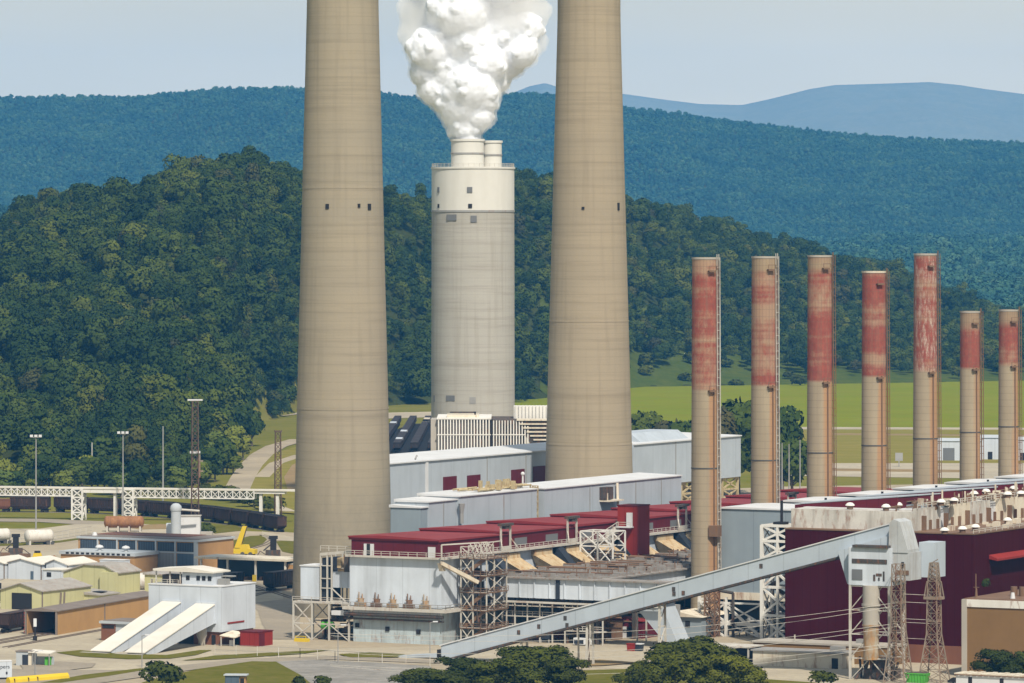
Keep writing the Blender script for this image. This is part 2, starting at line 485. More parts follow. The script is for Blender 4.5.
def crown_mesh(name, R, Hc, lobes, leaves, leaf, mat, seed, base=.25, flat=.9, sig=.16, lob=(.36,.60)):
    """leaf clumps spread over and inside a cluster of uneven lobes; origin at the foot"""
    g = np.random.default_rng(seed)
    # lobes
    L = []
    for k in range(lobes):
        a = g.uniform(0, 2*np.pi); rr = R*(.62 if lobes < 20 else .84)*np.sqrt(g.uniform(0,1)); zz = Hc*(base + (1-base)*g.uniform(.22,.86))
        shrink = 1-.55*abs(zz/Hc-.5)*1.2
        L.append((rr*np.cos(a)*shrink, rr*np.sin(a)*shrink, zz, R*g.uniform(*lob)*shrink))
    L.append((0,0,Hc*.74,R*(.5 if lobes < 20 else .36))); L.append((0,0,Hc*.5,R*(.62 if lobes < 20 else .5)))
    L = np.array(L)
    w = L[:,3]**2; w /= w.sum()
    idx = g.choice(len(L), leaves, p=w)
    d = g.normal(size=(leaves,3)); d /= np.linalg.norm(d,axis=1)[:,None]
    d[:,2] = np.where(d[:,2] < -.35, -d[:,2], d[:,2])
    rad = L[idx,3]*np.clip(1-np.abs(g.normal(0,sig,leaves))+g.uniform(0,sig,leaves)*.9, .3, 1.25)
    c = L[idx,:3] + d*rad[:,None]*np.array([1,1,flat])
    c[:,2] = np.clip(c[:,2], Hc*base*.8, None)
    # orientation: outward, jittered
    nrm = d + g.normal(0,.32,(leaves,3)); nrm /= np.linalg.norm(nrm,axis=1)[:,None]
    t = np.cross(nrm, g.normal(size=(leaves,3))); t /= np.linalg.norm(t,axis=1)[:,None]
    b = np.cross(nrm, t)
    s = (leaf*g.uniform(.55,1.3,leaves))[:,None]
    asp = g.uniform(.55,1.0,leaves)[:,None]
    v = np.stack([c-t*s*.5-b*s*asp*.35, c+t*s*.15-b*s*asp*.55, c+t*s*.55+b*s*asp*.3+nrm*s*.12, c-t*s*.2+b*s*asp*.5], 1).reshape(-1,3)
    q = np.arange(leaves*4).reshape(-1,4)
    me = np_mesh(name, v, q, mat, True)
    # soft clump shading: leaf normals follow the clump they belong to
    ctr = c - np.array([0,0,Hc*.5]); ctr /= np.maximum(np.linalg.norm(ctr,axis=1),1e-4)[:,None]
    sn = d*.85 + ctr*.45 + nrm*.25; sn /= np.linalg.norm(sn,axis=1)[:,None]
    me.normals_split_custom_set_from_vertices(np.repeat(sn,4,axis=0).tolist())
    return me

def trunk_mb(Hc, R, seed, r=.35):
    g = random.Random(seed); mb = MB()
    mb.tube((0,0,-.3),(0,0,Hc*.45), r, 8, r*.6)
    for k in range(5):
        a = 2*math.pi*k/5+g.random(); z0 = Hc*g.uniform(.22,.42)
        mb.tube((0,0,z0), (math.cos(a)*R*.5, math.sin(a)*R*.5, z0+Hc*g.uniform(.2,.35)), r*.4, 5, r*.12)
    mb.tube((0,0,Hc*.44),(g.uniform(-.5,.5),g.uniform(-.5,.5),Hc*.8), r*.6, 6, r*.15)
    return mb

def proto_collection(name, meshes):
    c = bpy.data.collections.new(name)
    for i, me in enumerate(meshes):
        o = bpy.data.objects.new(me.name, me); c.objects.link(o)
    return c

def scatter(name, pts, scales, coll, hscale=None, seed=1):
    """a mass of trees: one object, instances spread on its points"""
    me = bpy.data.meshes.new(name)
    me.vertices.add(len(pts)); me.vertices.foreach_set('co', np.asarray(pts, np.float32).ravel())
    at = me.attributes.new('tree_scale', 'FLOAT_VECTOR', 'POINT')
    sc = np.asarray(scales, np.float32)
    at.data.foreach_set('vector', sc.ravel())
    me.update()
    o = bpy.data.objects.new(name, me); COL.objects.link(o)
    o['kind'] = 'stuff'
    ng = bpy.data.node_groups.new(name, 'GeometryNodeTree')
    ng.interface.new_socket('Geometry', in_out='INPUT', socket_type='NodeSocketGeometry')
    ng.interface.new_socket('Geometry', in_out='OUTPUT', socket_type='NodeSocketGeometry')
    a = ng.nodes.new('NodeGroupInput'); z = ng.nodes.new('NodeGroupOutput')
    mp = ng.nodes.new('GeometryNodeMeshToPoints')
    ci = ng.nodes.new('GeometryNodeCollectionInfo'); ci.inputs[0].default_value = coll
    ci.inputs['Separate Children'].default_value = True; ci.inputs['Reset Children'].default_value = True
    ip = ng.nodes.new('GeometryNodeInstanceOnPoints'); ip.inputs['Pick Instance'].default_value = True
    na = ng.nodes.new('GeometryNodeInputNamedAttribute'); na.data_type = 'FLOAT_VECTOR'; na.inputs[0].default_value = 'tree_scale'
    rv = ng.nodes.new('FunctionNodeRandomValue'); rv.data_type = 'FLOAT_VECTOR'
    rv.inputs[0].default_value = (-.06,-.06,0); rv.inputs[1].default_value = (.06,.06,6.283); rv.inputs['Seed'].default_value = seed
    ri = ng.nodes.new('FunctionNodeRandomValue'); ri.data_type = 'INT'
    ri.inputs[4].default_value = 0; ri.inputs[5].default_value = len(coll.objects)-1; ri.inputs['Seed'].default_value = seed+5
    lk = ng.links.new
    lk(a.outputs[0], mp.inputs[0]); lk(mp.outputs[0], ip.inputs['Points']); lk(ci.outputs[0], ip.inputs['Instance'])
    lk(ri.outputs[2], ip.inputs['Instance Index']); lk(rv.outputs[0], ip.inputs['Rotation']); lk(na.outputs[0], ip.inputs['Scale'])
    lk(ip.outputs[0], z.inputs[0])
    md = o.modifiers.new('trees', 'NODES'); md.node_group = ng
    return o

def sample_polar(n, px0, px1, Y0, Y1):
    """uniform over ground area between two bearings"""
    u = rng.uniform(0,1,n); Y = np.sqrt(Y0**2 + u*(Y1**2-Y0**2)); px = rng.uniform(px0,px1,n)
    return px, Y

def jitter_grid(px0, px1, Y0, Y1, step, jit=.42):
    xs = np.arange((px0-512)*Y1/FPX, (px1-512)*Y1/FPX, step); ys = np.arange(Y0, Y1, step)
    X, Yg = np.meshgrid(xs, ys); X = X + (np.arange(len(ys))%2)[:,None]*step*.5
    X = (X + rng.uniform(-jit,jit,X.shape)*step).ravel(); Yg = (Yg + rng.uniform(-jit,jit,Yg.shape)*step).ravel()
    px = 512 + X*FPX/Yg
    k = (px > px0) & (px < px1)
    return px[k], Yg[k]
def scales_for(n, lo, hi, var=.15):
    s = rng.uniform(lo,hi,n)*rng.choice([1,1,1,1.25,.8],n)
    return np.stack([s*rng.uniform(1-var,1+var,n), s*rng.uniform(1-var,1+var,n), s*rng.uniform(1-var,1+var,n)],-1)

hill_crowns = proto_collection('hill_crowns', [crown_mesh('hill_crown', R_, H_, lb_, int(27*R_*R_), .95, M_leaf_hill, 100+k, .25) for k, (R_, H_, lb_) in enumerate(((6.3,14,6),(7.6,13.5,8),(5.2,15.5,5),(4.6,12,5),(8.4,15.5,9),(6.0,11,7),(5.4,16.5,5),(6.8,12.5,6)))])
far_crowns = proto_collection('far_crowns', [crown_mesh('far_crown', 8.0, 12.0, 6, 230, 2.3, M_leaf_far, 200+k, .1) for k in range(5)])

# forest on the hill
px, Y = jitter_grid(-300, 1300, 2050, 4750, 10.2)
foot = hill_foot(px); top = hill_top(px)
px2, Y2 = jitter_grid(225, 320, 2300, 3250, 7.5)
px = np.concatenate([px, px2]); Y = np.concatenate([Y, Y2]); foot = hill_foot(px); top = hill_top(px)
edge = foot + 35*np.sin(px*.13)+ 18*np.sin(px*.41) + np.where(px > 560, 85*smooth01((px-560)/130), 0)
keep = (Y > edge) & (Y < top+150)
px, Y = px[keep], Y[keep]
P = np.stack([(px-512)*Y/FPX, Y, hill_h(px, Y)-.4], -1)
scatter('hill_forest', P, scales_for(len(P), .68, 1.28)*(1.12-.2*smooth01((Y-2300)/1200))[:,None], hill_crowns, seed=3)
tag(bpy.data.objects['hill_forest'], 'dense green broadleaf forest covering the hill behind the power plant', 'forest')

# woods in the far valley, and on the ridge
px, Y = jitter_grid(-400, 1560, 4500, 8600, 13.5)
keep = (px < 160) | (px > 640)
keep &= ~((Y > 7750) & (Y < 8250) & (px > 760))           # a strip of open fields
px, Y = px[keep], Y[keep]
P = np.stack([(px-512)*Y/FPX, Y, valley_h(px, Y)-.5], -1)
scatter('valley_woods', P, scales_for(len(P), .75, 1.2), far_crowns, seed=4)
tag(bpy.data.objects['valley_woods'], 'hazy woods on the valley floor beyond the hill', 'forest')
px, Y = jitter_grid(-420, 1560, R0, R1+130, 9.6)
P = np.stack([(px-512)*Y/FPX, Y, ridge_h(px, Y)-.5], -1)
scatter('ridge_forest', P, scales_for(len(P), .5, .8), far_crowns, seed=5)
tag(bpy.data.objects['ridge_forest'], 'blue hazy forest on the long ridge in the distance', 'forest')

# ------------------------------------------------------------------ haze
hz = MB(); hz.box(-5600, 5600, -60, 20300, -3.0, 760.0)
m = bpy.data.materials.new('haze_air'); m.use_nodes = True
n = m.node_tree; n.nodes.clear()
o_ = n.nodes.new('ShaderNodeOutputMaterial'); v_ = n.nodes.new('ShaderNodeVolumePrincipled')
v_.inputs['Density'].default_value = 3.3e-5
v_.inputs['Color'].default_value = (.088, .425, 1.0, 1)
v_.inputs['Anisotropy'].default_value = -0.36
n.links.new(v_.outputs[0], o_.inputs['Volume'])
haze = hz.build('haze', m); haze['kind'] = 'stuff'
# ================================================================== CHIMNEYS, SILO, PLUME
def concrete_mat(name, base, dark, warm, lift=2.3, streak=.5, band=.5, low_dirt=0.0, zlow=40.0):
    """slip-formed concrete: pour lifts as faint rings, rain streaks, broad tone bands"""
    m, n, p, o = nodes_of(name)
    c = mixc(n, ramp(n, noise(n, .06, (.15,.15,1.0), 6, .65), .35, .7), base, warm)
    f1 = ramp(n, noise(n, .35, (.05,.05,1.3), 4, .7, off=4), .5, .78)
    mu = N(n, 'ShaderNodeMath', operation='MULTIPLY'); n.links.new(f1, mu.inputs[0]); mu.inputs[1].default_value = band
    c = mixc(n, mu.outputs[0], c, dark)
    f2 = ramp(n, noise(n, .55, (1,1,.035), 5, .6, off=12), .5, .8)
    mu2 = N(n, 'ShaderNodeMath', operation='MULTIPLY'); n.links.new(f2, mu2.inputs[0]); mu2.inputs[1].default_value = streak
    c = mixc(n, mu2.outputs[0], c, dark)
    tc = n.nodes.new('ShaderNodeTexCoord'); sp = n.nodes.new('ShaderNodeSeparateXYZ'); n.links.new(tc.outputs['Object'], sp.inputs[0])
    wr = N(n, 'ShaderNodeMath', operation='WRAP'); n.links.new(sp.outputs[2], wr.inputs[0]); wr.inputs[1].default_value = lift; wr.inputs[2].default_value = 0
    lt = N(n, 'ShaderNodeMath', operation='LESS_THAN'); n.links.new(wr.outputs[0], lt.inputs[0]); lt.inputs[1].default_value = .28
    f3 = noise(n, .8, (1,1,.4), 3, off=40)
    m3 = N(n, 'ShaderNodeMath', operation='MULTIPLY'); n.links.new(lt.outputs[0], m3.inputs[0]); n.links.new(f3, m3.inputs[1])
    m4 = N(n, 'ShaderNodeMath', operation='MULTIPLY'); n.links.new(m3.outputs[0], m4.inputs[0]); m4.inputs[1].default_value = .32
    c = mixc(n, m4.outputs[0], c, dark)
    if low_dirt:
        mr = N(n, 'ShaderNodeMapRange'); n.links.new(sp.outputs[2], mr.inputs[0])
        mr.inputs[1].default_value = zlow; mr.inputs[2].default_value = 0.0; mr.inputs[3].default_value = 0; mr.inputs[4].default_value = low_dirt
        f4 = ramp(n, noise(n, .14, (1,1,.5), 6, .7, off=77), .3, .65)
        m5 = N(n, 'ShaderNodeMath', operation='MULTIPLY'); n.links.new(mr.outputs[0], m5.inputs[0]); n.links.new(f4, m5.inputs[1])
        c = mixc(n, m5.outputs[0], c, (.13,.12,.095))
    n.links.new(c, p.inputs['Base Color']); p.inputs['Roughness'].default_value = .85
    p.inputs['Specular IOR Level'].default_value = .15
    b = n.nodes.new('ShaderNodeBump'); b.inputs['Strength'].default_value = .15; b.inputs['Distance'].default_value = .3
    n.links.new(noise(n, .9, (1,1,1), 5), b.inputs['Height']); n.links.new(b.outputs[0], p.inputs['Normal'])
    return m
M_stack = concrete_mat('chimney_concrete', (.285,.252,.19), (.165,.142,.105), (.33,.282,.20), 2.3, .4, .5, .85, 45)
M_stack2 = concrete_mat('chimney_concrete_warm', (.305,.258,.184), (.18,.147,.10), (.355,.295,.205), 2.3, .4, .5, .3, 20)
M_silo = concrete_mat('silo_concrete', (.34,.325,.285), (.215,.19,.145), (.40,.385,.345), 3.0, .5, .6)
M_silo_top = paint('silo_white_paint', (.60,.59,.545), (.46,.44,.385), .35, .2)
M_dark = paint('dark_opening', (.025,.024,.026), (.02,.02,.02), .1, .1)
M_soot = paint('soot_grey', (.10,.095,.09), (.05,.05,.05), .4, .3)
M_white = paint('white_steel', (.70,.69,.65), (.46,.42,.36), .3, .25, rust=.1)
M_steelw = paint('pale_steel_frame', (.52,.50,.45), (.33,.29,.23), .3, .4, rust=.35)
M_steelg = paint('grey_steel_frame', (.30,.30,.29), (.17,.15,.13), .3, .4, rust=.3)
M_rusty = paint('rusty_steel', (.20,.125,.08), (.10,.06,.04), .4, .5, rust=.4)

def tall_stack(loc, r0, rtop_at, label, mat, ports, rings):
    t = thing('concrete_chimney', label, 'chimney', loc)
    H = 300.0
    prof = []
    for k in range(61):
        z = H*k/60; r = r0 + (rtop_at-r0)*z/163.0 if z <= 163 else rtop_at*(1-.12*(z-163)/137)
        prof.append((r, z))
    MB().lathe(prof, 112).build('shaft', mat, t, True)
    for zr in rings:
        r = r0+(rtop_at-r0)*zr/163.0
        MB().lathe([(r-.3,zr-.3),(r+.07,zr-.22),(r+.07,zr+.22),(r-.3,zr+.3)], 112, cap=False).build('ring_joint', mat, t, True)
    for ang, z, w, h in ports:
        r = r0+(rtop_at-r0)*z/163.0
        b = MB(); b.box(-w/2, w/2, -.35, .6, -h/2, h/2)
        o = b.build('port', M_dark, t); a = math.radians(ang)-(-PHI)
        o.location = (math.cos(a)*(r-.1), math.sin(a)*(r-.1), z); o.rotation_euler = (0,0,a+math.pi/2)
    return t
XL, YL = -45.0, 1394.0
tall_stack((XL, YL), 13.5, 9.5, 'huge pale concrete chimney on the left, its foot beside the white filter house', M_stack,
           [(-110, 108.6, .9, 1.3), (-65, 108.8, .7, 1.0), (-48, 108.5, 1.0, 1.6)], [55, 113.5])
XR, YR = GD(589, 1560), 1560.0
tall_stack((XR, YR), 13.8, 9.4, 'huge pale concrete chimney on the right, rising behind the long grey sheds', M_stack2,
           [(-38, 109, .8, 2.2), (-100, 108.5, .8, .8), (-40, 171, .6, .8)], [38.5, 75])

# the fat white silo with its two flues
YS = 1900.0; ks = YS/FPX
t = thing('scrubber_chimney', 'fat round concrete chimney with white top and two short flues, steam pouring out', 'chimney', (GD(473, YS), YS))
R = 42*ks; ztop = CAM_H-(167-YH)*ks; zb = CAM_H-(211-YH)*ks
MB().lathe([(R,0),(R*.985,zb)], 96).build('shaft', M_silo, t, True)
MB().lathe([(R*.985,zb+.02),(R*.985,ztop-.8),(R*.985+.3,ztop-.7),(R*.985+.3,ztop)], 96).build('white_crown', M_silo_top, t, True)
MB().lathe([(R*.985-.3,zb-.5),(R*.985+.22,zb-.4),(R*.985+.22,zb+.3),(R*.985-.3,zb+.4)], 96, cap=False).build('belt', M_steelg, t, True)
for cx, r, zt in ((467.5, 16.5, 139), (489, 9.5, 140.5)):
    xx = (cx-473)*ks; z1 = CAM_H-(zt-YH)*ks
    c = (xx*CS + (0 if cx < 480 else 0), xx*SN + (0 if cx < 480 else 2.5))
    f = MB().lathe([(r*ks, ztop),(r*ks, z1-.9),(r*ks+.35, z1-.8),(r*ks+.35, z1),(r*ks-.4, z1),(r*ks-.4, z1-3)], 48, c, cap=False).build('flue', M_silo_top, t, True)
    MB().lathe([(r*ks+.02, z1-5.6),(r*ks+.22, z1-5.5),(r*ks+.22, z1-5.0),(r*ks+.02, z1-4.9)], 48, c, cap=False).build('band', M_steelg, f, True)
    MB().cyl(c, r*ks-.42, z1-2.6, z1-2.4, 48).build('dark_infill', M_soot, f)
rail = MB()
for k in range(48):
    a = 2*math.pi*k/48; a2 = 2*math.pi*(k+1)/48; p = (math.cos(a)*R*.975, math.sin(a)*R*.975); q = (math.cos(a2)*R*.975, math.sin(a2)*R*.975)
    rail.bar((*p, ztop), (*p, ztop+1.2), .12); rail.bar((*p, ztop+1.2), (*q, ztop+1.2), .12); rail.bar((*p, ztop+.6), (*q, ztop+.6), .1)
rail.build('railing', M_steelw, t)
def round_window(name, px, py, w, h, mat, sub=True):
    x = (px-473)*ks; z = CAM_H-(py-YH)*ks; y = -math.sqrt(max((R*.985)**2-x*x, 1))
    a = math.atan2(y, x)+PHI
    b = MB(); b.box(-w/2, w/2, -.25, .5, -h/2, h/2)
    o = b.build(name, mat, t); o.location = (math.cos(a)*(R*.985), math.sin(a)*(R*.985), z); o.rotation_euler = (0,0,a+math.pi/2)
M_pane = paint('grey_louvre', (.16,.165,.17), (.08,.08,.08), .2, .2)
for px_, py_, w, h, mm in ((439,190,1.1,2.0,M_pane),(470,190,1.9,2.0,M_pane),(439,206,.9,1.4,M_dark),(470.5,206,1.4,1.5,M_dark),
                       (452,217.5,4.0,2.2,M_pane),(474,219,2.2,2.4,M_pane)):
    round_window('window', px_, py_, w, h, mm)
for px_, py_, w, h, mm in ((451,397,3.6,2.0,M_pane),(473,399,2.2,2.4,M_steelg),(435,398,1,2.4,M_pane)):
    round_window('louvre', px_, py_, w, h, mm)

# steam: opaque billows inside a soft misty skin
M_steam, n, p, o_ = nodes_of('steam_core')
p.inputs['Base Color'].default_value = (.82,.855,.925,1); p.inputs['Roughness'].default_value = 1
p.inputs['Specular IOR Level'].default_value = 0
p.inputs['Subsurface Weight'].default_value = 0
M_mist = bpy.data.materials.new('steam_mist'); M_mist.use_nodes = True
n = M_mist.node_tree; n.nodes.clear()
o_ = n.nodes.new('ShaderNodeOutputMaterial'); v_ = n.nodes.new('ShaderNodeVolumePrincipled')
v_.inputs['Density'].default_value = .14; v_.inputs['Color'].default_value = (1,1,1,1); v_.inputs['Anisotropy'].default_value = -.1
n.links.new(v_.outputs[0], o_.inputs['Volume'])
blobs_all = [(467.5,137,15,0),(465,126,19,0),(456,118,14,6),(477,114,19,-4),(463,104,27,0),(447,96,20,8),(484,99,17,-8),(436,87,20,3),(470,86,30,-6),(492,78,19,6),
         (425,72,17,0),(452,68,30,6),(484,60,26,-6),(508,62,18,6),(520,50,20,-3),(432,48,26,-5),(415,33,17,0),(468,40,34,0),(500,34,30,6),(527,28,18,0),
         (538,42,11,4),(424,18,24,6),(460,10,38,-6),(505,6,34,0),(535,10,16,3),(410,8,13,0),(440,-20,34,4),(490,-28,42,-4),(530,-22,24,6),(450,-62,44,0),(508,-70,44,6),(482,-110,46,0)]
WISPY = {(424,18),(410,8),(415,33),(535,10),(538,42),(440,-20),(530,-22),(505,6)}
pr = random.Random(5)
def steam(name, grow, parent, mat, disp, vox):
    mb = MB(); bl = [b for b in blobs_all if not (name == 'core' and (b[0], b[1]) in WISPY)]
    for (bx, by, r, dy) in bl:
        c = ((bx-467.5)*ks, dy*ks, CAM_H-(by-YH)*ks)
        mb.ico(c, r*ks*grow, n=18, m=12)
    pr.seed(8)
    for (bx, by, r, dy) in bl[1:]:
        for k in range(26):
            a = pr.uniform(0, 2*math.pi); e = pr.uniform(-.6,1.2)
            c = ((bx-467.5)*ks + math.cos(a)*math.cos(e)*r*ks*.8, dy*ks+math.sin(a)*math.cos(e)*r*ks*.8, CAM_H-(by-YH)*ks+math.sin(e)*r*ks*.75)
            mb.ico(c, r*ks*pr.uniform(.15,.34)*grow, n=10, m=7)
    o = mb.build(name, mat, parent, True)
    rm = o.modifiers.new('merge', 'REMESH'); rm.mode = 'VOXEL'; rm.voxel_size = vox; rm.use_smooth_shade = True
    for i, (sc, st, ty) in enumerate(disp):
        tx = bpy.data.textures.new('billow', ty)
        if ty == 'VORONOI': tx.noise_scale = sc; tx.distance_metric = 'DISTANCE'; 
        else: tx.noise_scale = sc; tx.noise_depth = 4
        dm = o.modifiers.new('billow', 'DISPLACE'); dm.texture = tx; dm.strength = st; dm.mid_level = .35 if ty == 'VORONOI' else .5
        dm.texture_coords = 'LOCAL'
    return o
plume = thing('steam_plume', 'thick white steam billowing up from the round chimney flue', 'steam', (GD(467.5, YS), YS+.5), 0.0)
steam('core', .925, plume, M_steam, [(2.4,-.45,'VORONOI')], .4)
steam('misty_edge', 1.085, plume, M_mist, [(2.4,-.4,'VORONOI'),(3.2,2.2,'CLOUDS'),(1.3,.7,'CLOUDS')], .5)
# ================================================================== PLANT BUILDINGS
M_blue = paint('pale_blue_siding', (.58,.635,.70), (.36,.385,.41), .75, .4, panel=7.5)
M_grey = paint('blue_grey_siding', (.40,.445,.49), (.28,.31,.335), .4, .3, panel=12)
M_greyend = paint('blue_grey_end_siding', (.25,.30,.335), (.19,.22,.245), .4, .3, panel=9)
M_roofw = paint('white_roof_sheet', (.60,.61,.62), (.42,.41,.40), .15, .35)
M_red = paint('red_roof_sheet', (.235,.033,.034), (.16,.028,.03), .35, .55, s=.8)
M_redwall = paint('dark_red_siding', (.11,.012,.018), (.075,.01,.014), .4, .3, panel=3.1)
M_maroon = paint('maroon_siding', (.044,.0018,.003), (.066,.012,.014), .4, .25, panel=2.2, spec=.02)
M_redbox = paint('bright_red_siding', (.26,.028,.02), (.16,.02,.018), .4, .3, panel=2.6)
M_cream = paint('cream_panel', (.66,.61,.50), (.44,.35,.24), .6, .4, rust=.4)
M_dirtyw = paint('streaked_white_panel', (.60,.585,.54), (.26,.235,.20), .95, .5, s=1.6, rust=.45)
M_deck = paint('deck_sheeting', (.30,.285,.265), (.16,.14,.12), .2, .8, s=3, rust=.5)
M_duct = paint('ochre_duct', (.52,.42,.27), (.34,.22,.10), .5, .5, s=2, rust=.6, rustc=(.33,.15,.04))
M_dkblue = paint('dark_blue_plant', (.035,.042,.055), (.02,.022,.026), .4, .5)
M_murk = paint('dark_grey_machinery', (.085,.08,.075), (.04,.036,.032), .5, .7, s=3, rust=.6)
M_rustpipe = paint('rust_stained_tank', (.40,.36,.28), (.25,.12,.05), .6, .6, s=2, rust=.9, rustc=(.36,.17,.04))
M_tanbrick = paint('tan_brick', (.22,.13,.055), (.17,.10,.045), .2, .3, s=2)
M_brick = paint('orange_brown_brick', (.43,.255,.115), (.32,.18,.085), .3, .35, s=2)
M_redbrick = paint('red_brick', (.20,.085,.05), (.13,.06,.04), .3, .4, s=2)
M_conc_p = paint('cast_concrete', (.42,.39,.34), (.27,.245,.21), .4, .4)

def sub(name, mb, mat, parent, smooth=False): return mb.build(name, mat, parent, smooth)

def rail_mb(mb, pts, z, h=1.15, step=2.5, w=.13):
    """hand rail along local xy points"""
    for (x0,y0),(x1,y1) in zip(pts[:-1], pts[1:]):
        L = math.hypot(x1-x0, y1-y0); k = max(1, int(L/step))
        mb.bar((x0,y0,z+h),(x1,y1,z+h), w); mb.bar((x0,y0,z+h*.55),(x1,y1,z+h*.55), w*.8)
        for i in range(k+1):
            t = i/k; mb.bar((x0+(x1-x0)*t, y0+(y1-y0)*t, z),(x0+(x1-x0)*t, y0+(y1-y0)*t, z+h), w)
    return mb

def truss_bay(mb, x0, y0, x1, y1, zs, w=.4, cross=True, mid=False):
    """one braced bay between two posts, bar work only"""
    mb.bar((x0,y0,zs[0]),(x0,y0,zs[-1]), w); mb.bar((x1,y1,zs[0]),(x1,y1,zs[-1]), w)
    for a, b in zip(zs[:-1], zs[1:]):
        mb.bar((x0,y0,b),(x1,y1,b), w*.8)
        if cross:
            mb.bar((x0,y0,a),(x1,y1,b), w*.65); mb.bar((x1,y1,a),(x0,y0,b), w*.65)
    return mb

def lattice(mb, w0, w1, z0, z1, n, leg=.3, brace=.16, cx=0, cy=0):
    """four-legged lattice shaft"""
    def C(z):
        t = (z-z0)/(z1-z0); s = (w0+(w1-w0)*t)/2
        return [(cx-s,cy-s,z),(cx+s,cy-s,z),(cx+s,cy+s,z),(cx-s,cy+s,z)]
    zs = [z0+(z1-z0)*k/n for k in range(n+1)]
    lo, hi = C(z0), C(z1)
    for k in range(4): mb.bar(lo[k], hi[k], leg)
    for a, b in zip(zs[:-1], zs[1:]):
        A, B = C(a), C(b)
        for k in range(4):
            j = (k+1)%4
            mb.bar(A[k], B[j], brace); mb.bar(A[j], B[k], brace); mb.bar(B[k], B[j], brace)
    return mb

# ---- dust collector house with red penthouse -----------------------------------
t = thing('filter_house', 'long pale blue filter house with a red roofed penthouse and railed walkway', 'building', Wab(0,0))
LEN = 290
sub('body', MB().box(0,26,0,LEN,9.2,21.3), M_blue, t)
M_lowst = paint('stained_lower_siding', (.46,.54,.57), (.26,.28,.27), .9, .6, s=1.6, panel=4.6, rust=.42)
lower = sub('lower_wall', MB().box(.6,25.2,.8,LEN,0,8.2), M_lowst, t)
sub('ledge', MB().box(-1.2,28.2,-1.6,LEN,8.2,9.0), M_steelw, t)
sub('walkway', MB().box(-.6,27.6,-1.3,LEN,21.3,21.75), M_steelw, t)
sub('penthouse_wall', MB().box(.4,25.2,.2,LEN,21.75,25.6), M_redwall, t)
for k in range(8):
    y0, y1 = k*36.0-(.4 if k == 0 else 0), (k+1)*36.0
    z0, z1 = 26.55, 25.75
    r = MB(); xm = 9.0
    r.prism([(-.3,z0-.45),(25.5,z0-.7),(25.5,z0-.35),(xm,z0+.25),(-.3,z0-.1)], 1, y0, y0+.4)
    r.hexa([(-.3,y0+.4,25.5),(25.5,y0+.4,25.5),(25.5,y1,25.5),(-.3,y1,25.5)], [(-.3,y0+.4,z0-.1),(25.5,y0+.4,z0-.35),(25.5,y1,z1),(-.3,y1,z1)])
    rf = sub('roof', r, M_red, t)
for k in range(5):
    x = 3.4+4.6*k
    b = MB(); b.tube((x,-.3,9.0),(x,-.3,11.0),.8,8); b.box(x-1.4,x+1.4,-1.2,-.02,9.0,10.0)
    b.tube((x-.5,-.4,9.0),(x-.5,-.4,12.6),.16,6); b.tube((x+.5,-.4,9.0),(x+.4,-.4,12.2),.14,6); b.bar((x-1.1,-.5,11),(x+1.1,-.5,11),.16)
    sub('hopper_valve', b, M_rusty if k%2 else M_rustpipe, t)
for x, z in ((1.8,4.2),(10.4,3.6),(19.2,3.2)):
    o = sub('porthole', MB().box(x-.55,x+.55,.55,1.0,z-.55,z+.55), M_dark, t)
sub('pipe_run', MB().tube((-1,-.9,7.1),(27,-.9,7.1),.45,8).tube((-1,-.5,6.0),(27,-.5,6.0),.25,8), M_murk, t)
d = MB(); d.box(4.2,6.9,-.25,.15,21.75,24.6); o = sub('door', d, M_roofw, t)
sub('door_leaf', MB().box(5.1,6.0,-.4,-.2,21.8,24.6), M_dark, o)
o = sub('door', MB().box(22.4,24.3,-.25,.15,21.75,24.3), M_roofw, t)
sub('railing', rail_mb(rail_mb(MB(), [(-.5,-1.2),(27.5,-1.2)], 21.75), [(27.5,-1.2),(27.5,LEN)], 21.75), M_steelw, t)
b = MB()
for k in range(60): b.bar((1+k*.44,-1.5,8.2),(1+k*.44,-1.5,7.6),.1)
rail_mb(b, [(-1.1,-1.5),(28.1,-1.5),(28.1,30)], 9.0, 1.1, 2.2)
sub('ledge_railing', b, M_steelg, t)
# gable stub at the front and penthouse windows along the side
for y in (40,57,76,93,112,129,148,165,184,201,220,240):
    sub('window', MB().box(25.1,25.35,y,y+6.5,22.6,24.4), M_pane, t)
# flared outlet ducts under the walkway
for k in range(16):
    y = 30+17.5*k
    d = MB(); d.hexa([(25.9,y,19.6),(27.2,y,19.6),(27.2,y+9.5,19.6),(25.9,y+9.5,19.6)], [(25.9,y,20.9),(27.0,y,20.9),(27.0,y+9.5,20.9),(25.9,y+9.5,20.9)])
    d.hexa([(26.2,y+4.5,14.5),(34.5,y+4.5,14.5),(34.5,y+12,14.5),(26.2,y+12,14.5)], [(26.1,y,19.6),(27.2,y,19.6),(27.2,y+9.5,19.6),(26.1,y+9.5,19.6)])
    sub('outlet_duct', d, M_duct, t)
for k in range(8):
    y = 24.5+35*k
    sub('duct_baffle', MB().hexa([(26,y,14.5),(33,y,14.5),(33,y+3.2,14.5),(26,y+3.2,14.5)],[(26,y,21),(27.4,y,21),(27.4,y+3.2,21),(26,y+3.2,21)]), M_dkblue, t)

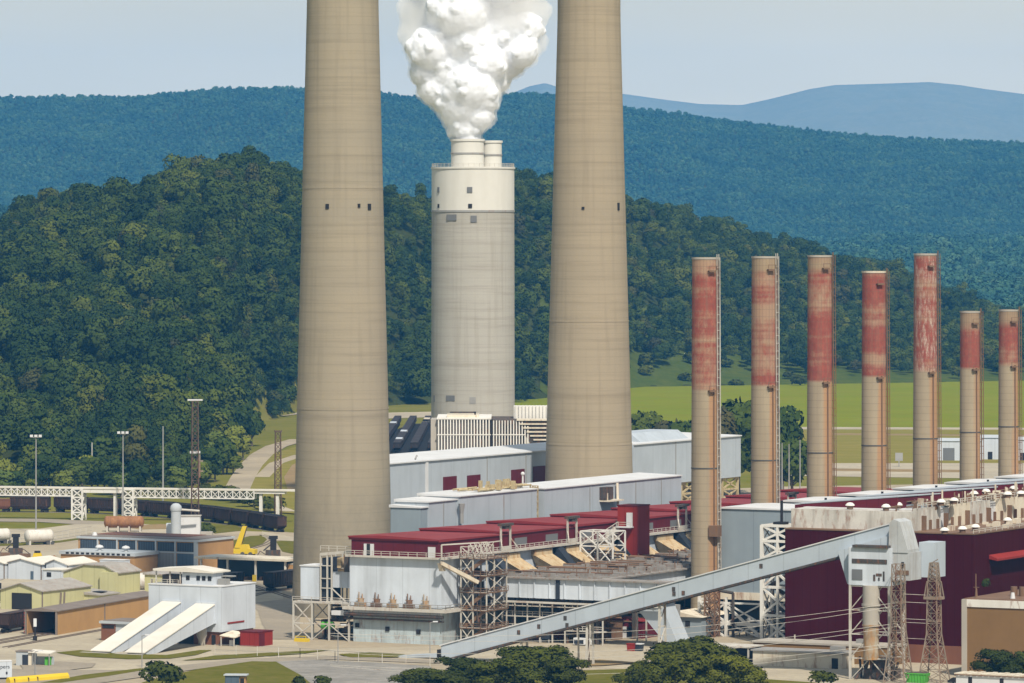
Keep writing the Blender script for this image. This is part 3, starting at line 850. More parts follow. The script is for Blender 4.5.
# goal-post hoists standing on the walkway
for i, a in enumerate((34,70.5,135,205)):
    h = thing('hoist_frame', ('white hoist frame over the walkway nearest the corner scaffold','white hoist frame over the walkway left of the red lift tower',
              'white hoist frame over the walkway just left of the nearest slim chimney','white hoist frame over the walkway behind the slim chimneys')[i], 'hoist', (*Wab(a,27), 21.8), group='hoist frames on the walkway')
    b = MB(); b.bar((-1.2,-2.4,0),(-1.2,-2.4,6.6),.42); b.bar((-1.2,2.6,0),(-1.2,2.6,6.2),.42); b.bar((-1.2,-2.4,3),(.4,-4.6,0),.25); b.bar((-1.2,2.6,3),(.4,4.4,0),.25)
    b.box(-1.6,-.7,-2.2,2.4,0,.9)
    sub('posts', b, M_steelw, h)
    sub('hoist_beam', MB().box(-1.9,-.4,-2.9,3.1,6.1,6.7).box(-1.7,-.6,-1,1,5.3,6.1), M_murk, h)

# red lift tower with its outside stair
h = thing('lift_tower', 'bright red lift tower with a white stair against the red roofed house', 'tower', Wab(98,28.2))
sub('shaft', MB().box(-1.6,4.2,-3,4.2,0,30.0), M_redbox, h)
sub('cap', MB().box(-1.75,4.35,-3.15,4.35,30.0,30.25), M_redwall, h)
o = sub('landing', MB().box(-.9,3.2,-5.2,-3.05,24.4,24.7).box(1.3,2.9,-3.6,-3.05,24.7,28.3), M_roofw, h)
b = MB()
b.bar((-.8,-4.2,24.5),(-5.6,-10,19.5),.5,1.2); b.bar((-5.6,-10,19.5),(-9,-15,17),.5,1.2)
rail_mb(b, [(-.9,-5.1),(3.2,-5.1)], 24.7)
for k in range(9): t0 = k/9; b.bar((-.8-8.2*t0,-4.2-10.8*t0,24.5-7.5*t0),(-.8-8.2*t0,-4.2-10.8*t0,25.9-7.5*t0),.14)
b.bar((-.8,-4.2,25.9),(-9,-15,18.4),.14)
sub('stair', b, M_steelw, h)

# braced white frame on the deck
h = thing('pipe_rack', 'square white braced pipe frame standing on the grey duct deck', 'frame', (*Wab(72,27.5), 16.3))
b = MB()
for y in (0, 7):
    truss_bay(b, 0, y, 5, y, [0,4.5,8.3], .36); truss_bay(b, 5, y, 9.4, y, [0,4.5,8.3], .36)
for x in (0,5,9.4): truss_bay(b, x, 0, x, 7, [0,8.3], .3, False)
sub('frame', b, M_white, h)
b = MB()
for k in range(4): b.tube((-1,1+1.6*k,1.2+.6*k),(10,1+1.6*k,1.0+.6*k),.3,6)
b.tube((2,3,0),(2,3,5),.4,6); b.tube((7,4,0),(7,4,4),.4,6); b.box(3,6,2,5,0,2.2)
sub('pipework', b, M_murk, h)

# ---- flue deck -------------------------------------------------------------------
h = thing('flue_deck', 'broad low flue deck with ribbed grey roof and pale blue front duct', 'flue', Wab(18,33))
DW, DL = 27, 110
sub('duct', MB().box(0,DW,0,DL,11.2,16.0).box(DW+.01,45,0,4.5,11.2,16.0), M_blue, h)
b = MB(); b.prism([(-1,-.8),(46,-.8),(46,5),(DW+1,5),(DW+1,DL+1),(-1,DL+1)], 2, 16.0, 16.35)
sub('deck_roof', b, M_deck, h)
b = MB(); rr = random.Random(4)
for k in range(24):
    y = 2+k*4.5
    b.box(0,DW,y,y+rr.uniform(.5,1.1),16.35,16.35+rr.uniform(.35,1.0))
for k in range(170):
    x = rr.uniform(0,DW-3); y = rr.uniform(1,DL-3); w = rr.uniform(.4,2.6)
    b.box(x,x+w,y,y+rr.uniform(.3,1.4),16.36,16.36+rr.uniform(.4,1.5))
sub('roof_ribs', b, M_deck, h)
b = MB()
for k in range(14):
    y = 4+k*7.5; z = 17+rr.uniform(0,.7); b.tube((0,y,z),(DW-rr.uniform(0,10),y+rr.uniform(-1,1),z),.22,6)
for k in range(60):
    x = rr.uniform(0,DW); y = rr.uniform(0,DL); b.bar((x,y,16.3),(x,y,16.3+rr.uniform(1.2,2.6)),.16)
sub('roof_pipes', b, M_rusty, h)
b = MB()
for k in range(11): x = 1+k*4.2; sub('stiffener', MB().box(x,x+.3,-.28,0,11.3,15.9), M_blue, h)
b = MB()
for k in range(12): x = .8+3.6*k; b.box(x,x+2.9,.4,1.4,10.4,11.2)
sub('duct_slots', b, M_dark, h)
b = MB(); b.box(-.6,45,-.9,.2,10.0,10.4)
sub('lower_girder', b, M_steelw, h)
sub('side_break', MB().box(15.6,16.6,-.35,0,11.2,16.2), M_dkblue, h)
for x in (2,9.5,17,25.5):
    for y in (2,22,44,70):
        sub('post', MB().box(x,x+.8,y,y+.8,0,11.2), M_murk, h)
b = MB(); rr.seed(9)
for k in range(46):
    x = rr.uniform(0,26); y = rr.uniform(4,60); z = rr.uniform(.5,9.5); L = rr.uniform(3,12)
    if rr.random()<.5: b.tube((x,y,z),(min(x+L,30),y,z),rr.uniform(.15,.45),6)
    else: b.tube((x,y,0),(x,y,z),rr.uniform(.15,.4),6)
for k in range(18):
    x = rr.uniform(0,24); y = rr.uniform(8,55); sub('plant_unit', MB().box(x,x+rr.uniform(1,4),y,y+rr.uniform(1,4),0,rr.uniform(2,7.5)), M_rusty, h)
sub('pipework', b, M_rusty, h)
b = MB()
for zf in (3.2,6.4,9.0):
    b.box(0,28,1.0,3.6,zf,zf+.25)
    rail_mb(b, [(0,1.0),(28,1.0)], zf+.25, 1.1, 2.6)
for k in range(9): b.bar((k*3.5,1.0,0),(k*3.5,1.0,11),.3)
sub('gallery', b, M_steelw, h)
sub('back_wall', MB().box(0,44,62,63,0,11.2), M_dkblue, h)
# slanted outlet chute of the deck
h = thing('inclined_duct', 'pale blue square duct slanting to the ground below the long conveyor', 'duct', Wab(19,66))
b = MB(); b.hexa([(12,0,1.5),(15.5,0,1.5),(15.5,7,1.5),(12,7,1.5)],[(0,0,14.2),(9.5,0,14.2),(9.5,7,14.2),(0,7,14.2)])
sub('chute', b, M_grey, h)
sub('duct_end', MB().box(0,14,-.4,7.2,14.2,15.8), M_blue, h)
for x,y in ((12.6,1),(15,6),(15,1)): sub('leg', MB().bar((x,y,0),(x,y,2),.5), M_steelw, h)

# ---- slim stacks ------------------------------------------------------------------
def slim_mat(name, zred, red_amt, white_amt, warm, seed, zcap):
    m, n, p, o = nodes_of(name)
    c = mixc(n, ramp(n, noise(n, .10, (1,1,.5), 6, .65, off=seed), .35, .7), (.345,.285,.195), (.28,.23,.16))
    tc = n.nodes.new('ShaderNodeTexCoord'); sp = n.nodes.new('ShaderNodeSeparateXYZ'); n.links.new(tc.outputs['Object'], sp.inputs[0])
    # old red-and-white aviation paint, worn off in bands
    fl = noise(n, .5, (1,1,.6), 8, .8, off=seed*3)
    bd = noise(n, .19, (.06,.06,1.0), 3, .6, off=seed*7)
    ad = N(n, 'ShaderNodeMath', operation='MULTIPLY_ADD'); n.links.new(fl, ad.inputs[0]); ad.inputs[1].default_value = .55; n.links.new(bd, ad.inputs[2])
    rf = ramp(n, ad.outputs[0], 1.02-.32*red_amt, 1.20-.32*red_amt)
    redc = mixc(n, ramp(n, noise(n, .9, (1,1,.6), 6, .75, off=seed+2), .35, .7), (.30,.085,.058), (.20,.05,.04))
    wf = ramp(n, noise(n, .75, (1.6,1.6,.4), 8, .8, off=seed*5), .66-.2*white_amt, .80-.2*white_amt)
    up = mixc(n, rf, mixc(n, .6, c, (.34,.185,.115)), redc)
    up = mixc(n, wf, up, (.44,.34,.28))
    cap = N(n, 'ShaderNodeMapRange'); n.links.new(sp.outputs[2], cap.inputs[0]); cap.inputs[1].default_value = zcap-.8; cap.inputs[2].default_value = zcap+1.2; cap.inputs[4].default_value = .8
    up = mixc(n, cap.outputs[0], up, (.30,.235,.15))
    gt = N(n, 'ShaderNodeMapRange'); n.links.new(sp.outputs[2], gt.inputs[0]); gt.inputs[1].default_value = zred-.4; gt.inputs[2].default_value = zred+.4
    # rust running down the ladder side, below the painted part
    tx = N(n, 'ShaderNodeMath', operation='MULTIPLY_ADD'); n.links.new(noise(n, .5, (1,1,.05), 4, off=seed), tx.inputs[0]); tx.inputs[1].default_value = 2.0
    n.links.new(sp.outputs[0], tx.inputs[2])
    sf = N(n, 'ShaderNodeMapRange'); n.links.new(tx.outputs[0], sf.inputs[0]); sf.inputs[1].default_value = 2.9; sf.inputs[2].default_value = 3.6; sf.inputs[4].default_value = .72
    c = mixc(n, sf.outputs[0], c, warm)
    c = mixc(n, gt.outputs[0], c, up)
    an = N(n, 'ShaderNodeMath', operation='ARCTAN2'); n.links.new(sp.outputs[1], an.inputs[0]); n.links.new(sp.outputs[0], an.inputs[1])
    aw = N(n, 'ShaderNodeMath', operation='WRAP'); n.links.new(an.outputs[0], aw.inputs[0]); aw.inputs[1].default_value = .26; aw.inputs[2].default_value = 0
    al = N(n, 'ShaderNodeMath', operation='LESS_THAN'); n.links.new(aw.outputs[0], al.inputs[0]); al.inputs[1].default_value = .05
    am = N(n, 'ShaderNodeMath', operation='MULTIPLY'); n.links.new(al.outputs[0], am.inputs[0]); n.links.new(gt.outputs[0], am.inputs[1])
    am2 = N(n, 'ShaderNodeMath', operation='MULTIPLY'); n.links.new(am.outputs[0], am2.inputs[0]); am2.inputs[1].default_value = .28
    c = mixc(n, am2.outputs[0], c, (.13,.08,.06))
    # fine formwork grid
    wr = N(n, 'ShaderNodeMath', operation='WRAP'); n.links.new(sp.outputs[2], wr.inputs[0]); wr.inputs[1].default_value = 1.9; wr.inputs[2].default_value = 0
    lt = N(n, 'ShaderNodeMath', operation='LESS_THAN'); n.links.new(wr.outputs[0], lt.inputs[0]); lt.inputs[1].default_value = .22
    mu = N(n, 'ShaderNodeMath', operation='MULTIPLY'); n.links.new(lt.outputs[0], mu.inputs[0]); mu.inputs[1].default_value = .24
    c = mixc(n, mu.outputs[0], c, (.14,.10,.075))
    s2 = ramp(n, noise(n, .8, (1,1,.04), 4, off=seed*2), .5, .8)
    m2 = N(n, 'ShaderNodeMath', operation='MULTIPLY'); n.links.new(s2, m2.inputs[0]); m2.inputs[1].default_value = .45
    c = mixc(n, m2.outputs[0], c, (.20,.15,.11))
    n.links.new(c, p.inputs['Base Color']); p.inputs['Roughness'].default_value = .85; p.inputs['Specular IOR Level'].default_value = .15
    return m
slim = [ # row bearing, top row, half widths (top, foot), red from row, red amount, white, words
 (705.4,257.3,13.3,14.7,389,1.15,.25,'nearest slim chimney, faded red upper half with tan patches'),
 (764.6,256.3,12.8,14.4,385,.86,.10,'slim chimney second from the left, mostly tan above with one red band'),
 (819.8,255.2,12.0,13.6,381,1.2,.15,'slim chimney third from the left, deep red above with a tan cap'),
 (874.0,271.0,11.8,13.2,376,1.25,.2,'shorter slim chimney with a cream band round its red top'),
 (925.4,253.5,11.4,13.2,371,1.35,.85,'tall slim chimney with red paint flaking to white'),
 (970.0,311.0,9.7,10.9,368,1.3,.20,'short slim chimney second from the right, red above and tan capped'),
 (1008.5,309.5,9.6,10.7,365,1.3,.15,'short slim chimney at the right edge, red above and orange stained')]
for i, (pc, pt, rt, rb, pz, ra, wa, words) in enumerate(slim):
    b0 = 66.0; t_ = (pc-512)/FPX
    a0 = (t_*(C0[1]-SN*b0)-C0[0]-CS*b0)/(SN-t_*CS); Yc = C0[1]+CS*a0-SN*b0; k = Yc/FPX
    h = thing('slim_chimney', words, 'chimney', Wab(a0, b0), group='row of slim red and tan chimneys')
    H = CAM_H-(pt-YH)*k; zr = CAM_H-(pz-YH)*k; r0, r1 = rb*k, rt*k
    mt = slim_mat('slim_chimney_concrete', zr, ra, wa, (.37,.19,.085), 3.0+i*4.3, H-(4.5 if i in (1,2,5,6) else .8))
    prof = [(r0+(r1-r0)*j/20, H*j/20) for j in range(21)]
    sub('shaft', MB().lathe(prof, 56), mt, h, True)
    sub('rim', MB().lathe([(r1+.12,H-.5),(r1+.16,H),(r1-.5,H),(r1-.5,H-2)], 56, cap=False), M_cream if i == 3 else M_conc_p, h, True)
    zj = 42+i*.6; rj = r0+(r1-r0)*zj/H
    sub('ring_joint', MB().lathe([(rj-.1,zj-.2),(rj+.09,zj-.15),(rj+.09,zj+.15),(rj-.1,zj+.2)], 56, cap=False), M_soot, h)
    # caged ladder on the right flank, rest platforms
    ang = math.radians(-6 if i < 2 else 14)
    lx, ly = math.cos(ang), math.sin(ang)
    b = MB()
    for s_ in (-.45,.45):
        b.bar((lx*(r0+.35)-ly*s_, ly*(r0+.35)+lx*s_, 14),(lx*(r1+.35)-ly*s_, ly*(r1+.35)+lx*s_, H+.8),.16)
    nn = int((H-14)/2.0)
    for j in range(nn):
        z = 15+2.0*j; r = r0+(r1-r0)*z/H
        b.bar((lx*(r+.35)-ly*.5, ly*(r+.35)+lx*.5, z),(lx*(r+.35)+ly*.5, ly*(r+.35)-lx*.5, z),.13)
        b.bar((lx*(r-.1), ly*(r-.1), z),(lx*(r+.95), ly*(r+.95), z),.13)
    b.bar((lx*(r0+.95), ly*(r0+.95), 15),(lx*(r1+.95), ly*(r1+.95), H),.16)
    sub('ladder', b, M_steelw if i < 2 else M_rusty, h)
    a2 = math.radians(-38)
    for zz in (H-3.4, zr-.3):
        r = r0+(r1-r0)*zz/H; b = MB(); b.box(-.9,.9,-.2,.9,-.35,.1)
        b.bar((-1.1,1,.2),(-1.1,1,1.2),.12); b.bar((1.1,1,.2),(1.1,1,1.2),.12); b.bar((-1.1,1,1.2),(1.1,1,1.2),.12)
        o = sub('rest_platform', b, M_rusty, h); o.location = (math.cos(a2)*r, math.sin(a2)*r, zz); o.rotation_euler = (0,0,a2-math.pi/2)
    b = MB(); a3 = math.radians(-28); 
    b.bar((math.cos(a3)*(r0+.12), math.sin(a3)*(r0+.12), 14),(math.cos(a3)*(r0+(r1-r0)*zr/H+.12), math.sin(a3)*(r0+(r1-r0)*zr/H+.12), zr),.3)
    sub('conduit', b, M_rusty, h)
    sub('access_box', MB().box(r0-1.2,r0+1.3,-3.4,-1.0,24.8,27.6), M_rusty, h)

# ---- air heater boxes, one per unit ------------------------------------------------
words = ['biggest blue grey duct box, nearest the maroon boiler house', 'second blue grey duct box showing its white roof behind the first',
         'third white roofed duct box in the stepped row', 'fourth white roofed duct box in the stepped row', 'fifth duct box, white roof in front of the slim chimney flaking to white',
         'sixth duct box at the far right of the stepped row', 'last duct box cut by the right edge']
for k in range(6):
    h = thing('duct_box', words[k], 'building', Wab(69.6+36*k, 69), group='stepped row of duct boxes')
    sub('wall', MB().box(0,23,0,21,10.5,31.6), M_greyend, h)
    b = MB(); b.prism([(-.35,31.6),(23.4,31.6),(23.4,31.85),(4.5,32.15),(-.35,31.95)], 1, -.35, 21.4)
    sub('roof', b, M_roofw, h)
    if k: sub('vent_pipe', MB().tube((13,-.6,30),(13,-.6,33),.35,8), M_dark, h)
    sub('link_roof', MB().box(23.4,40,2,21,29.6,30.0), M_grey, h)
    sub('link_wall', MB().box(23.05,40,3,20,22,29.6), M_greyend, h)
    for x in (.4,11.5,22.3):
        for y in (.4,20.3): sub('leg', MB().box(x,x+.7,y,y+.7,0,10.5), M_steelw, h)
    sub('cross_beam', MB().box(-.2,23.2,-.3,0,8.6,10.5), M_cream, h)
    b = MB(); b.box(1.5,22,5,19,0,10.2)
    sub('shadow_tinted_room', b, M_dkblue, h)  # lower room; deep shadow under the box is put into its dark blue

# white braced frame and stair tower before the first box
h = thing('support_frame', 'white braced steel frame beneath the biggest blue grey duct box', 'frame', Wab(58,69))
b = MB(); truss_bay(b, -.5, 0, 7, 0, [0,3.6,8.6], .7, True); truss_bay(b, -1.6, 9, .6, 9, [8.6,13,17.4,22.5], .45); truss_bay(b, 7, 0, 17, 0, [0,3.6,8.6], .55, True); 
b.bar((7,0,0),(7,0,10),.5); b.bar((-.5,0,0),(-.5,0,10),.7); b.bar((7.5,0,7.6),(16.5,0,.4),.6); b.bar((-.5,0,3.2),(17,0,3.2),.4); b.bar((17,0,0),(17,0,10),.5); b.bar((-.5,10,0),(-.5,10,10),.6)
b.bar((-.5,0,9.2),(-.5,10,9.2),.5); b.bar((17,0,9.2),(17,10,9.2),.5); b.bar((-.5,0,.3),(4,0,5),.4)
sub('frame', b, M_white, h)
b = MB(); lattice(b, 2.8, 2.8, 0, 11.5, 5, .34, .18, 4.0, -2.0)
sub('ladder_shaft', b, M_rusty, h)
sub('bent_pipe', MB().tube((9.2,-.6,0),(9.2,-.6,11.2),.4,8).tube((9.2,-.6,11.2),(4.5,-.6,11.8),.4,8), M_murk, h)
b = MB(); rr.seed(2)
for k in range(26):
    x = rr.uniform(2,18); y = rr.uniform(1,7); z = rr.uniform(.5,7)
    if rr.random()<.4: b.tube((x,y,0),(x,y,z),rr.uniform(.15,.5),6)
    else: b.tube((x,y,z),(x+rr.uniform(2,6),y,z),rr.uniform(.12,.35),6)
sub('pipework', b, M_steelg, h)

h = thing('stair_tower', 'tall white braced steel tower at the left edge of the maroon boiler house', 'tower', Wab(42,93.5))
b = MB(); Z = [0,7.2,14.2,21.2,25.6,29.4]
for y in (0,6):
    truss_bay(b, 0, y, 8.6, y, Z, .8); b.bar((4.3,y,0),(4.3,y,29.4),.6)
for x in (0,8.6): truss_bay(b, x, 0, x, 6, Z, .4)
sub('frame', b, M_white, h)
b = MB()
for z0, z1 in zip(Z[:-1], Z[1:]):
    b.bar((1,2,z0),(7.4,2,(z0+z1)/2),.4,.9); b.bar((7.4,4,(z0+z1)/2),(1,4,z1),.4,.9); b.box(.2,8.4,.2,5.8,z1-.12,z1)
sub('stair', b, M_murk, h)
b = MB(); b.box(2.6,5.4,1,4,29.65,30.3); b.tube((4.2,2.5,30.3),(4.2,2.5,35.6),.36,10)
sub('vent_pipe', b, M_dark, h)
sub('dark_casing', MB().box(3,7,1.8,4.2,18.5,29.2), M_dkblue, h)
sub('top_grating', MB().box(-.3,8.9,-.3,6.3,29.4,29.64), M_steelw, h)

# ---- maroon boiler house -----------------------------------------------------------
h = thing('boiler_house', 'huge maroon boiler house with streaked white upper storey and mushroom vents', 'building', Wab(9,115.2))
BL = 190
sub('wall', MB().box(0,49,0,BL,0,30.8), M_maroon, h)
sub('roof', MB().box(-.15,49.15,-.15,BL,30.8,31.1), M_rusty, h)
b = MB(); b.box(.2,32,3,10,31.1,35.6)
sub('front_parapet', b, M_dirtyw, h)
# upper storey along the terrace
yy = [(3,17.5,M_dirtyw,0),(17.5,25,M_greyend,-2.0),(25,35.5,M_cream,0),(35.5,48,M_dirtyw,0),(48,54,M_dkblue,-3.0),(54,70,M_cream,0),(70,80,M_greyend,-2),(80,120,M_cream,0)]
for y0,y1,mt,inset in yy:
    sub('upper_wall', MB().box(20,33+inset,y0+10 if y0 == 3 else y0,y1,31.1,36.4), mt, h) if y0 != 3 else sub('upper_wall', MB().box(32.05,33,3,17.5,31.1,36.4), mt, h)
sub('upper_roof', MB().box(.2,31.9,10.02,BL,31.1,35.7), M_roofw, h)
b = MB()
for k in range(5):
    y = 12+36*k
    b.hexa([(-3,y,33),(24,y,33),(24,y+26,33),(-3,y+26,33)],[(-3,y+.0,36.0),(24,y,38.4),(24,y+26,38.0),(-3,y+26,36.0)])
sub('roof_wedges', b, M_redwall, h)
b = MB()
for k in range(5):
    y = 12+36*k
    b.hexa([(-3.3,y+.4,36.05),(24.2,y+.4,38.5),(24.2,y+26,38.1),(-3.3,y+26,36.05)],[(-3.3,y+.4,36.3),(24.2,y+.4,38.75),(24.2,y+26,38.35),(-3.3,y+26,36.3)])
sub('wedge_roofs', b, M_grey, h)
b = MB(); rail_mb(b, [(33.3,3),(33.3,120)], 36.4, 1.2, 3.0, .16); rail_mb(b, [(48.9,0),(48.9,120)], 31.1, .9, 3.5, .14)
sub('roof_railing', b, M_steelw, h)
b = MB()
for k in range(26):
    y = 6+k*4.4; sub('roof_stub', MB().box(33.0,33.6+.5*(k%3 == 0),y,y+.5,31.1,33.4 if k%3 else 34.6), M_rusty, h)
    sub('roof_stub', MB().box(30.5+(k*7)%4*.5,31.3+(k*7)%4*.5,y+1,y+1.9,36.4,37.4+.5*(k%2)), M_rusty, h)
b = MB(); rr.seed(44)
for k in range(90):
    b = MB(); y = rr.uniform(4,120); x = rr.uniform(24,32.5); z = 36.4 if y > 17 else 35.7
    if rr.random() < .45: b.tube((x,y,z+rr.uniform(.3,1.2)),(x+rr.uniform(-.5,.5),y+rr.uniform(3,9),z+rr.uniform(.3,1.2)),rr.uniform(.12,.3),6)
    elif rr.random() < .5: b.bar((x,y,z-.2),(x,y,z+rr.uniform(1.0,2.8)),rr.uniform(.14,.35))
    else: b.box(x,x+rr.uniform(.4,1.8),y,y+rr.uniform(.4,2.2),z-.1,z+rr.uniform(.4,1.3))
    sub('roof_pipe', b, M_rusty, h)
b = MB()
for k in range(60):
    b = MB(); y = rr.uniform(18,120); x = rr.uniform(26,32.6); z = 36.4
    if rr.random() < .5: b.box(x,x+rr.uniform(.5,1.6),y,y+rr.uniform(.6,2.6),z-.1,z+rr.uniform(.5,1.6))
    else: b.bar((x,y,z-.2),(x,y,z+rr.uniform(1.2,3.2)),.3)
    sub('roof_unit', b, M_cream, h)
for k in range(24):
    b = MB(); y = rr.uniform(4,110); x = rr.uniform(36,47); b.box(x,x+rr.uniform(.4,1.6),y,y+rr.uniform(.6,3),31.05,31.1+rr.uniform(.3,1.2)); sub('roof_unit', b, M_cream, h)
b = MB(); b.hexa([(49.1,9,24.6),(51.2,9,24.2),(51.2,80,24.2),(49.1,80,24.6)],[(49.1,9,25.6),(51.2,9,24.7),(51.2,80,24.7),(49.1,80,25.6)])
sub('side_canopy', b, M_redbox, h)
for y in (33,37.5,42):
    sub('window', MB().box(48.9,49.2,y,y+3,18.2,20.2), M_steelg, h)
for k in range(9):
    sub('side_vent', MB().box(49.0,50.0,24+k*3.2,25.8+k*3.2,9.2,11.0), M_rusty, h)
b = MB(); b.box(49.02,52,20,60,0,8.8)
sub('side_lean_to', b, M_rusty, h)
sub('base_course', MB().box(-.2,49.2,-.3,0,0,4.4), M_redbrick, h)

# mushroom vents on the roofs
pv = thing('roof_vent', 'round white mushroom vent', 'vent', (0,0,0), group='mushroom vents on the boiler house roof')
sub('curb', MB().cyl((0,0), .75, 0, .9, 12), M_rusty, pv)
sub('hood', MB().lathe([(.95,.75),(1.15,.85),(1.0,1.15),(.6,1.5),(.05,1.6)], 14), M_white, pv, True)
spots = []
def roof_pt(px, py, z, where): spots.append((*G(px, py, z), z, where))
for px_, py_ in ((850,509),(864,507.4),(877,505.2),(886,510.5),(898,508.6),(908,503.6),(913,506.5),(922,504.2)): roof_pt(px_, py_, 35.7, 'on the streaked white front block')
for px_, py_ in ((941,505.6),(954,504),(974,497.2),(986,495),(1007.6,497.8),(1013.7,492),(1021,497)): roof_pt(px_, py_, 36.6, 'above the cream upper storey')
for px_, py_ in ((944.5,534),(962.5,532.6),(975.4,530.6),(1007.5,523.8)): roof_pt(px_, py_, 31.15, 'on the rust brown lower terrace')
for i, (X, Y, z, wh) in enumerate(spots):
    lab = 'round white mushroom vent ' + wh
    if i == 0: pv.location = (X, Y, z); pv['label'] = lab
    else: dup(pv, (X, Y, z), 0.6*i, lab)
# ---- long grey sheds B and C ----------------------------------------------------------
M_pipe_y = paint('yellowed_pipework', (.50,.42,.25), (.30,.22,.11), .4, .6, s=3, rust=.5)
h = thing('grey_shed', 'long blue grey shed with stepped end just behind the red roofs', 'building', Wab(51,-8))
def gable_box(mb, x0, x1, y0, y1, z0, z1): return mb.box(x0,x1,y0,y1,z0,z1)
secs = [(-9,0,0,3.5,30.6),(-9.5,.5,3.5,18.5,31.9),(-11,1.2,18.5,62,32.7),(-10,-3,62,66.5,31.5),(-12,1.2,66.5,150,32.5)]
for x0,x1,y0,y1,z1 in secs:
    w = sub('wall', MB().box(x0,x1,y0,y1,0,z1), M_grey if y0 else M_greyend, h)
    if y1-y0 > 4.6 or y0 == 0:
        o = MB(); o.hexa([(x0-.3,y0-.3,z1),(x1+.35,y0-.3,z1),(x1+.35,y1+.1,z1),(x0-.3,y1+.1,z1)],[(x0-.3,y0-.3,z1+.7),(x1+.35,y0-.3,z1+.28),(x1+.35,y1+.1,z1+.28),(x0-.3,y1+.1,z1+.7)])
        sub('roof', o, M_roofw, h)
for y in (11,43,93,121,137):
    sub('seam', MB().box(1.19 if y > 18.5 else .49, 1.32 if y > 18.5 else .62, y, y+.32, 20, 32.2), M_steelg, h)
b = MB(); lattice(b, 1.6, 1.6, 20, 33.5, 8, .2, .12, -1.0, 64.6)
sub('ladder', b, M_pipe_y, h)
o = sub('hood', MB().box(1.2,3.2,99,103.5,28.2,31.6), M_murk, h)
sub('hood_shelf', MB().box(1.2,4.2,99,108,27.6,28.0).bar((3,100,28),(3,100,30),.5), M_cream, h)
sub('exhaust_pipe', MB().tube((2.6,107.5,26),(2.0,108.2,32.4),.38,8), M_cream, h)
b = MB(); b.tube((2.2,18,25.8),(2.2,18,28.4),.55,8,.55); b.tube((2.2,18,28.4),(2.2,18,31.0),.5,8,.95)
sub('flue', b, M_steelg, h)
b = MB(); rr = random.Random(21)
for k in range(26):
    y = rr.uniform(30,62); x = rr.uniform(-8,-1); z = 33.4+rr.uniform(0,.6)
    L = rr.uniform(4,13); b.tube((x,y,z),(x,min(y+L,63),z),rr.uniform(.18,.4),6)
for k in range(16):
    y = rr.uniform(42,62); x = rr.uniform(-7,0); b.box(x,x+rr.uniform(.5,1.5),y,y+rr.uniform(.5,1.5),33.3,33.3+rr.uniform(.8,2.6))
sub('roof_pipework', b, M_pipe_y, h)
sub('roof_vent_pipe', MB().tube((-2,60,33),(-2,60,36.6),.25,6).ico((-2,60,36.9),.55), M_roofw, h)

h = thing('tall_grey_shed', 'taller blue grey shed with dark maroon doors behind both concrete chimneys', 'building', Wab(100,-85))
for y0,y1,z0,z1,x1 in ((66,92,0,35.3,0),(92,165,0,35.3,0),(165,226.5,0,35.1,-2),(226.5,304,21.8,34.9,0)):
    sub('wall', MB().box(-22,x1,y0,y1,z0,z1), M_grey, h)
    o = MB(); o.hexa([(-22.3,y0,z1),(x1+.45,y0,z1),(x1+.45,y1,z1),(-22.3,y1,z1)],[(-22.3,y0,z1+.9),(x1+.45,y0,z1+.35),(x1+.45,y1,z1+.35),(-22.3,y1,z1+.9)])
    sub('roof', o, M_roofw, h)
sub('roof_monitor', MB().prism([(-21,35.2),(-3,35.2),(-7,38.0),(-17,38.0)],1,238,272), M_grey, h)
for y,z0,z1,w in ((103.2,25.9,30.3,8),(117.8,25.8,30.1,8),(145.3,26.4,30.6,8.3),(159.3,26.3,31,9.1)):
    sub('loading_door', MB().box(-.1,.22,y,y+w,z0,z1), M_redwall, h)
for y in (130,154.5,256,282):
    sub('seam', MB().box(-.02,.14,y,y+.4,0 if y < 220 else 21.9,35), M_steelg, h)
sub('downpipe', MB().box(0.02,.5,92.5,93.6,0,35), M_roofw, h)
b = MB()
for y0 in (228,245,262,279,292):
    b = MB()
    for x in (-1,-20): truss_bay(b, x, y0, x, y0+(11 if y0 < 290 else 11.5), [14.5,18,21.6], .75)
    b.bar((-1,y0,0),(-1,y0,15),.8); b.bar((-20,y0,0),(-20,y0,15),.8); b.bar((-1,y0,14.6),(-20,y0,14.6),.6)
    sub('truss_leg', b, M_pipe_y, h)
sub('top_pipe', MB().tube((-3,92,35.9),(-3,93,36.9),.3,6), M_steelg, h)

# ---- finned duct house at the foot of the fat chimney ----------------------------------
h = thing('finned_duct_house', 'pale duct house with close upright fins at the foot of the white topped chimney', 'building', (GD(438,1800),1800), 0.0)
k18 = 1800/FPX
sub('casing', MB().box(0,30,0,34,0,36.4), M_murk, h)
sub('side_wall', MB().box(-2.5,-.01,1.0,20,0,36.4), M_conc_p, h)
f = MB()
for i in range(18):
    x = i*1.02; f.box(x,x+.45,-.9,0,0,36.6)
for i in range(13):
    x = 18.9+i*.98; f.box(x,x+.38,-.9,0,0,36.2-max(0,(i-10))*.9)
sub('fins', f, M_white, h)
sub('dark_recess', MB().box(18.2,18.75,-1.0,0,0,36.8), M_dark, h)
b = MB(); b.box(-.4,30,-1.0,-.6,31.2,31.5); b.box(-.4,18.3,-1.05,34,36.6,37.1)
sub('girts', b, M_white, h)
b = MB()
for i in range(9):
    z = 36.6-i*1.35; x0 = 27+ i*1.15
    b.hexa([(x0,-1.3,z-.45),(38.5,-1.3,z-.45),(38.5,8,z-.45),(x0,8,z-.45)],[(x0,-1.3,z),(38.5,-1.3,z),(38.5,8,z),(x0,8,z)])
sub('louvres', b, M_cream, h)
sub('louvre_core', MB().prism([(27.5,36),(38,36),(38,10),(36,20)],1,-.8,8), M_murk, h)
b = MB()
